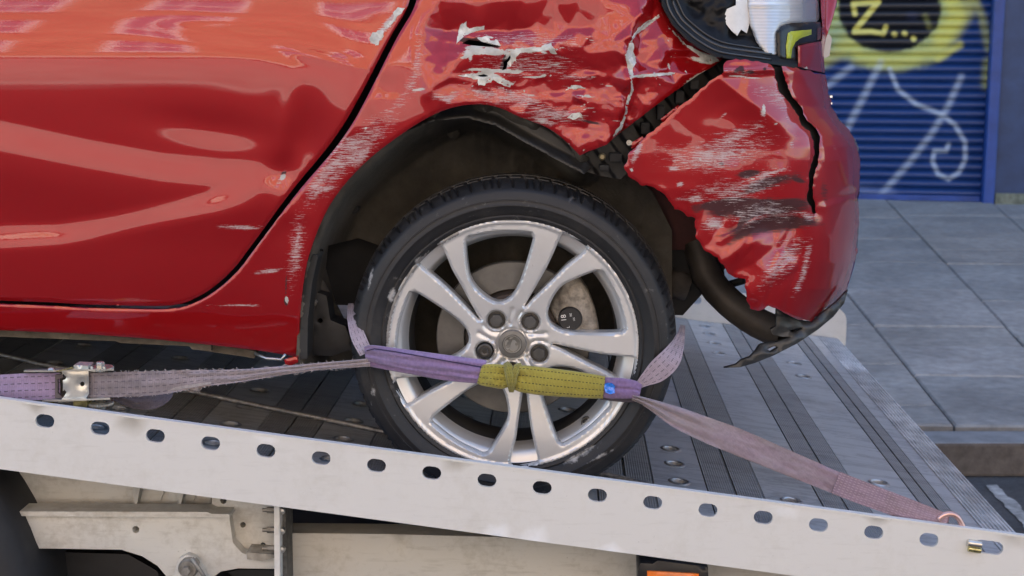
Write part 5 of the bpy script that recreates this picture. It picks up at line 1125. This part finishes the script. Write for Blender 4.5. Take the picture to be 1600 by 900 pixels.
def ribbon(name, pts, m, parent, colfn, thick=.0035, prof=None, nv=14, step=3., uoff=0.):
    q = catmull(np.array(pts, float), step); x, y, Y, w_ = q.T; n = len(q)
    T = np.gradient(q[:, :2], axis=0); T /= np.linalg.norm(T, axis=1)[:, None]+1e-9; N = np.column_stack([-T[:, 1], T[:, 0]])
    s_ = np.concatenate([[0], np.cumsum(np.hypot(np.diff(x), np.diff(y)))]); vv = np.linspace(-.5, .5, nv)
    Vf = []; Vb = []; UV = []; C = []
    for j, v in enumerate(vv):
        off = prof(s_, np.full(n, v), s_[-1]) if prof else np.zeros(n)
        px_ = x+N[:, 0]*w_*v; py_ = y+N[:, 1]*w_*v
        Vf.append(P(px_, py_, Y+off)); Vb.append(P(px_, py_, Y+off+thick)); UV.append(np.column_stack([s_*.0012+uoff, np.full(n, v+.5)])); C.append(colfn(px_, py_, s_/s_[-1], v+.5))
    loop = Vf+Vb[::-1]; UV = UV+UV[::-1]; C = C+C[::-1]; m2 = len(loop); V = np.stack(loop, 1).reshape(-1, 3); U = np.stack(UV, 1).reshape(-1, 2); Cc = np.stack(C, 1).reshape(-1, 3)
    F = [[i*m2+j, i*m2+(j+1) % m2, (i+1)*m2+(j+1) % m2, (i+1)*m2+j] for i in range(n-1) for j in range(m2)]
    F += [list(range(m2))[::-1], [(n-1)*m2+j for j in range(m2)]]
    return mk(name, V, F, m, parent, True, uv=U, colors=Cc, sharp=70)
def colgrad(a, b_, c=None, v0=0.):
    a, b_ = np.array(a), np.array(b_)
    def f(x, y, t, v):
        t = np.asarray(t); q = np.clip(t+.25*fbm(x/30, y/20+v*3, 3, 7), 0, 1)[:, None]; return a*(1-q)+b_*q
    return f
GRY = (.30, .26, .29); LIL = (.34, .26, .42); PNK = (.265, .185, .24); PRP = (.27, .19, .42); PR2 = (.31, .215, .44)
strap = thing('tie_down_strap', tuple(P(90, 625, 2.56)), 'purple ratchet strap tied round the wheel with a yellow sleeve and steel hook', 'strap')
wr = lambda a, k, f=1.: (lambda s_, v, ln: a*fbm(s_/38, v*5*f, 3, k))
ribbon('webbing', [(-420, 640, 2.555, 45), (-200, 622, 2.56, 45), (0, 607, 2.565, 43), (60, 604, 2.565, 42), (94, 602.5, 2.567, 41)], WEB, strap, colgrad((.34, .27, .46), LIL), prof=wr(.002, 1))
wb = ribbon('webbing', [(136, 602, 2.558, 38), (150, 602, 2.555, 39), (180, 601, 2.565, 39), (250, 598, 2.575, 37), (310, 591.5, 2.585, 27), (375, 587, 2.60, 20), (440, 579, 2.62, 14), (500, 572.5, 2.64, 11), (555, 568, 2.655, 12), (578, 566, 2.66, 13)], WEB, strap, colgrad((.22, .19, .21), (.40, .34, .37)), prof=lambda s_, v, ln: -.006*np.abs(np.sin(v*6.5+.6))*np.clip(s_/ln*1.6-.4, 0, 1)+.002*fbm(s_/30, v*4, 3, 2), nv=18)
wb['label'] = 'dirty frayed strap end running from ratchet to tyre'
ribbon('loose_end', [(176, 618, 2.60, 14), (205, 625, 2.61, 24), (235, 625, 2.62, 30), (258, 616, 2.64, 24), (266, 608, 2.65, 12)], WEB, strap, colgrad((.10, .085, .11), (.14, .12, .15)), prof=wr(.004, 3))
fz = B(); rs = np.random.RandomState(5)
for cx, cy in ((266, 609), (304, 608), (285, 607)):
    for i in range(26):
        a = rs.rand()*6.28; r0 = rs.rand()*6+2; p0 = P(cx, cy, 2.585); p1 = P(cx+r0*math.cos(a)*1.1, cy+r0*math.sin(a)*.8, 2.583+rs.rand()*.006); p2 = P(cx+r0*1.5*math.cos(a+.5), cy+r0*math.sin(a+.5), 2.585); fz.tube([p0, p1, p2], .0005, 4, cap=False)
for i in range(150):
    t = rs.rand(); cx = 180+t*380; top = rs.rand() < .5; w_ = np.interp(cx, [150, 250, 310, 375, 440, 500, 575], [40, 37, 27, 20, 14, 11, 12]); cy = np.interp(cx, [150, 250, 310, 375, 440, 500, 575], [602, 598, 591.5, 587, 579, 572.5, 567])+(-w_/2 if top else w_/2); Yv = np.interp(cx, [150, 310, 440, 575], [2.557, 2.583, 2.618, 2.658])
    fz.tube([P(cx, cy, Yv), P(cx+rs.randn()*2, cy+(-1 if top else 1)*(1+rs.rand()*2.2), Yv)], .0004, 3, cap=False)
fz.build('frayed_threads', mat('frayed_thread', (.42, .38, .39), .9), strap)
ribbon('frayed_edge', [(262, 609, 2.578, 4), (300, 603, 2.58, 5), (330, 598, 2.585, 3)], WEB, strap, colgrad((.36, .32, .32), (.42, .38, .38)))
# loop round the tyre
ribbon('tyre_loop', [(548, 474, 2.80, 8), (549, 486, 2.755, 13), (552, 502, 2.708, 18), (560, 527, 2.682, 23), (572, 552, 2.662, 21)], WEB, strap, colgrad((.36, .30, .38), (.42, .36, .42)), prof=wr(.001, 4))
ribbon('tyre_loop', [(996, 603, 2.668, 10), (1008, 594, 2.668, 20), (1026, 581, 2.668, 34), (1045, 563, 2.672, 35), (1057, 542, 2.698, 24), (1064, 522, 2.74, 13), (1067, 508, 2.79, 8)], WEB, strap, colgrad((.36, .29, .34), (.36, .30, .36)), prof=wr(.0015, 5))
# purple sleeve, two folds
def sleeve(a): return lambda s_, v, ln: -a*np.sqrt(np.clip(1-(2*v)**2, 0, 1))+.0022*fbm(s_/45, v*3.2, 3, 8)-.0025*np.exp(-((v+.28)/.05)**2)*0
ribbon('purple_sleeve', [(574, 566, 2.664, 12), (640, 577.5, 2.662, 14), (700, 587, 2.664, 16), (756, 592, 2.668, 16)], SLV, strap, colgrad((.24, .16, .33), (.27, .18, .38)), prof=sleeve(.006), thick=.004)
sv = ribbon('purple_sleeve', [(570, 552, 2.656, 20), (580, 552, 2.653, 26), (620, 559, 2.652, 30), (690, 570, 2.654, 33), (758, 579, 2.660, 33)], SLV, strap, colgrad((.22, .17, .32), (.28, .19, .40)), prof=lambda s_, v, ln: -.006*np.sqrt(np.clip(1-(2*v)**2, 0, 1))+.0028*fbm(s_/60, v*3.6, 3, 8)+.0016*np.sin(v*16+s_/50), thick=.004, nv=22)
b = B(); b.tube(P(*np.array([(573, 548), (585, 545), (620, 550), (690, 562.5), (752, 573.5)]).T, np.array([2.646, 2.643, 2.642, 2.6435, 2.6495])), .0011, 6); b.build('seam_thread', mat('dark_thread', (.03, .02, .06), .8), strap)
# yellow sleeve with its knot
def ysl(s_, v, ln): return -.010*np.sqrt(np.clip(1-(2*v)**2, 0, 1))+.0045*fbm(s_/18, v*2.6, 3, 9)*(.4+1.2*np.exp(-((s_-48)/26)**2))+.0012*np.sin(s_/2.6)*np.exp(-((s_-46)/14)**2)
YC = colgrad((.37, .325, .052), (.32, .275, .042))
ys_ = ribbon('yellow_sleeve', [(749, 585, 2.658, 28), (754, 586, 2.655, 33), (770, 587, 2.650, 37), (786, 589, 2.650, 38), (796, 590, 2.652, 31), (806, 591, 2.650, 37), (818, 592, 2.648, 43), (850, 596, 2.650, 44), (890, 600, 2.653, 42), (930, 604, 2.658, 38), (944, 605.5, 2.662, 35)], YSL, strap, YC, prof=ysl, nv=22, step=2., thick=.006)
ys_['label'] = 'stained yellow cloth sleeve twisted over the hub'
ribbon('sleeve_twist', [(790, 566, 2.650, 8), (794, 574, 2.636, 15), (797, 590, 2.632, 14), (799, 604, 2.637, 12), (799, 613, 2.650, 7)], YSL, strap, colgrad((.26, .235, .04), (.30, .27, .05)), prof=lambda s_, v, ln: -.005*np.cos(v*3.1)+.002*fbm(s_/7, v*4, 2, 10))
ribbon('sleeve_twist', [(815, 569, 2.650, 6), (808, 574, 2.638, 12), (803, 588, 2.634, 11), (801, 602, 2.637, 10), (797, 612, 2.650, 6)], YSL, strap, colgrad((.32, .29, .055), (.28, .25, .045)), prof=lambda s_, v, ln: -.004*np.cos(v*3.1)+.002*fbm(s_/7, v*4, 2, 12))
ribbon('purple_sleeve', [(936, 604, 2.668, 30), (950, 606, 2.664, 33), (975, 607, 2.663, 32), (992, 609, 2.667, 28), (1001, 611, 2.672, 26)], SLV, strap, colgrad((.20, .13, .28), (.23, .15, .32)), prof=lambda s_, v, ln: -.007*np.sqrt(np.clip(1-(2*v)**2, 0, 1))+.004*np.exp(-(v/.07)**2)+.002*fbm(s_/14, v*5, 3, 13), nv=20)
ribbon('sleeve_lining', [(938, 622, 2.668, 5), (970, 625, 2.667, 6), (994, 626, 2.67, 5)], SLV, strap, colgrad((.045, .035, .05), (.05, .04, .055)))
tb = panel('blue_tag', [(945, 600), (949, 598.5), (956, 599), (961, 603), (960, 610), (961, 614), (953, 616), (946, 613), (944, 606)], lambda x, y: 2.652+.003*fbm(x/5, y/5, 2, 14), 2.5, mat('shiny_blue_plastic', (.03, .17, .62), .22, coat=.5, noise=(300, .5)), strap, wall=.006)
# long tail to the hook
tl = ribbon('webbing', [(988, 621, 2.672, 9), (1004, 626, 2.668, 12), (1030, 638, 2.655, 22), (1058, 652, 2.640, 33), (1105, 672, 2.618, 39), (1155, 691.5, 2.597, 41), (1240, 727, 2.567, 38), (1280, 743.5, 2.556, 36), (1313, 757, 2.548, 35), (1400, 790, 2.528, 34), (1450, 807, 2.520, 30), (1482, 815, 2.517, 22)], WEB2 if 'WEB2' in globals() else web_mat('faded_pink_webbing', 0, 1., 120., grime=.35), strap, colgrad((.30, .25, .27), PNK),
            prof=lambda s_, v, ln: -.011*np.abs(np.sin(v*7+.5))*np.clip(1-s_/170, 0, 1)+.0025*fbm(s_/46, v*3, 3, 15), nv=20)
tl['label'] = 'faded pink strap tail running down to the rail hook'
ribbon('sewn_loop', [(1306, 754, 2.5455, 36), (1330, 763.5, 2.541, 36), (1400, 789.5, 2.5245, 34.5), (1450, 806.5, 2.516, 30), (1480, 814.5, 2.513, 22)], web_mat('stitched_pink_webbing', 9, 130., 120., (.50, .40, .44), wid=.008, grime=.5), strap, colgrad(PNK, (.32, .225, .275)), prof=wr(.001, 16))
b = B(); b.tube(P(*catmull(L([(1466, 812), (1474, 805), (1486, 803), (1496, 808), (1503, 820), (1510, 836)]), 3).T, 2.514), .0052, 14); b.build('hook', mat('copper_tinted_steel', (.62, .40, .36), .28, .75, noise=(60, .2)), strap, True)
ZN = mat('yellow_zinc', (.50, .46, .22), .26, .85, noise=(60, .45))
b = B(); b.tube([P(1512, 848, 2.494), P(1533, 851, 2.494)], .0062, 14); b.build('hook_pin', mat('zinc_pin', (.52, .50, .45), .28, .85, noise=(50, .3)), strap, True, sharp=40)
b = B(); b.tube([P(1513, 857, 2.496), P(1532, 860, 2.496)], .0055, 14); b.build('hook_pin', ZN, strap, True, sharp=40)
# ratchet
ZP = mat('zinc_plated_steel', (.60, .59, .54), .30, .7, noise=(25, .22), vary_rough=.1)
rat = slab_px('ratchet', [(97, 578), (103, 576), (136, 576), (138.5, 580), (138.5, 616), (135, 621), (135, 627), (98, 629), (90, 629), (96, 624), (101, 618), (104, 613), (101, 609), (98.5, 611), (98, 594), (102, 593), (103.5, 589), (100, 585), (97, 585)], 2.543, .0025, ZP, strap, [circ(128.5, 600, 3.6)], step=5, roundpx=1.5)
rat['label'] = 'zinc plated ratchet buckle of the wheel strap'
def plate(name, pts, t, m):
    b = B(); f = [P(x, y, Y) for x, y, Y in pts]; b.poly3([q+np.array([0, 0, t/2]) for q in f], [q-np.array([0, 0, t/2]) for q in f]); return b.build(name, m, rat)
plate('side_plate', [(37, 580, 2.538), (70, 580, 2.536), (135, 578.5, 2.536), (178, 578, 2.545), (178, 575, 2.60), (135, 575, 2.61), (40, 578, 2.60)], .003, ZP)
plate('side_plate', [(66, 626.5, 2.538), (100, 626, 2.536), (135, 624.5, 2.536), (172, 623, 2.542), (172, 619, 2.60), (70, 621, 2.60)], .003, ZP)
b = B(); b.poly3([P(88, 579.5, 2.535), P(114, 573.2, 2.535), P(114, 575.2, 2.535), (P(88, 581.5, 2.535))], [P(88, 579.5, 2.56), P(114, 573.2, 2.56), P(114, 575.2, 2.56), P(88, 581.5, 2.56)]); b.build('pawl', ZN, rat)
slab_px('handle', [(115, 570.5), (138, 571.5), (138, 577), (116, 577)], 2.538, .03, mat('grey_zinc', (.5, .55, .55), .35, .6), rat, step=5, roundpx=1)
slab_px('handle', [(114, 628), (136, 627), (136, 636), (115, 635)], 2.538, .03, ZN, rat, step=5, roundpx=1)
for cy, sg in ((575, 1), (630, -1)):
    c = P(157, cy, 2.563); n = 26; V = []
    for h in (-.002, .002):
        for i in range(n*2): r = .0245 if i % 2 else .0225; a = math.pi*i/n; V.append((c[0]+r*math.cos(a), c[1]+r*math.sin(a), c[2]+h))
    m2 = n*2; F = [list(range(m2))[::-1], [m2+i for i in range(m2)]]+[[i, (i+1) % m2, m2+(i+1) % m2, m2+i] for i in range(m2)]
    mk('ratchet_wheel', V, F, ZP, rat)
    bb = B(); bb.lathe([(0, .0115*sg), (.0075, .0115*sg), (.0085, .010*sg), (.0085, 0)], c, 'z', 6); bb.build('spindle_nut', ZP, rat)
    for ddx in (-.013, .011):
        bb = B(); bb.lathe([(0, .0065*sg), (.003, .006*sg), (.0035, 0)], (c[0]+ddx, c[1]-.012, c[2]), 'z', 10); bb.build('rivet', ZP, rat)
c = P(80, 578, 2.545); B().lathe([(0, .005), (.005, .004), (.007, 0)], c, 'z', 14).build('rivet', ZP, rat, True)
c = P(80, 629, 2.545); B().lathe([(.006, -.014), (.006, 0)], c, 'z', 14).build('rivet', ZN, rat, True)
b = B(); b.tube([P(157, 577, 2.567), P(157, 628, 2.567)], .0085, 20); b.build('spindle', STL, rat, True)
slab_px('strap_clamp', [(86, 586), (98, 585), (99, 590), (90, 592), (90, 614), (98, 622), (86, 622)], 2.556, .006, mat('dark_clamp', (.10, .085, .09), .6), rat, step=5)
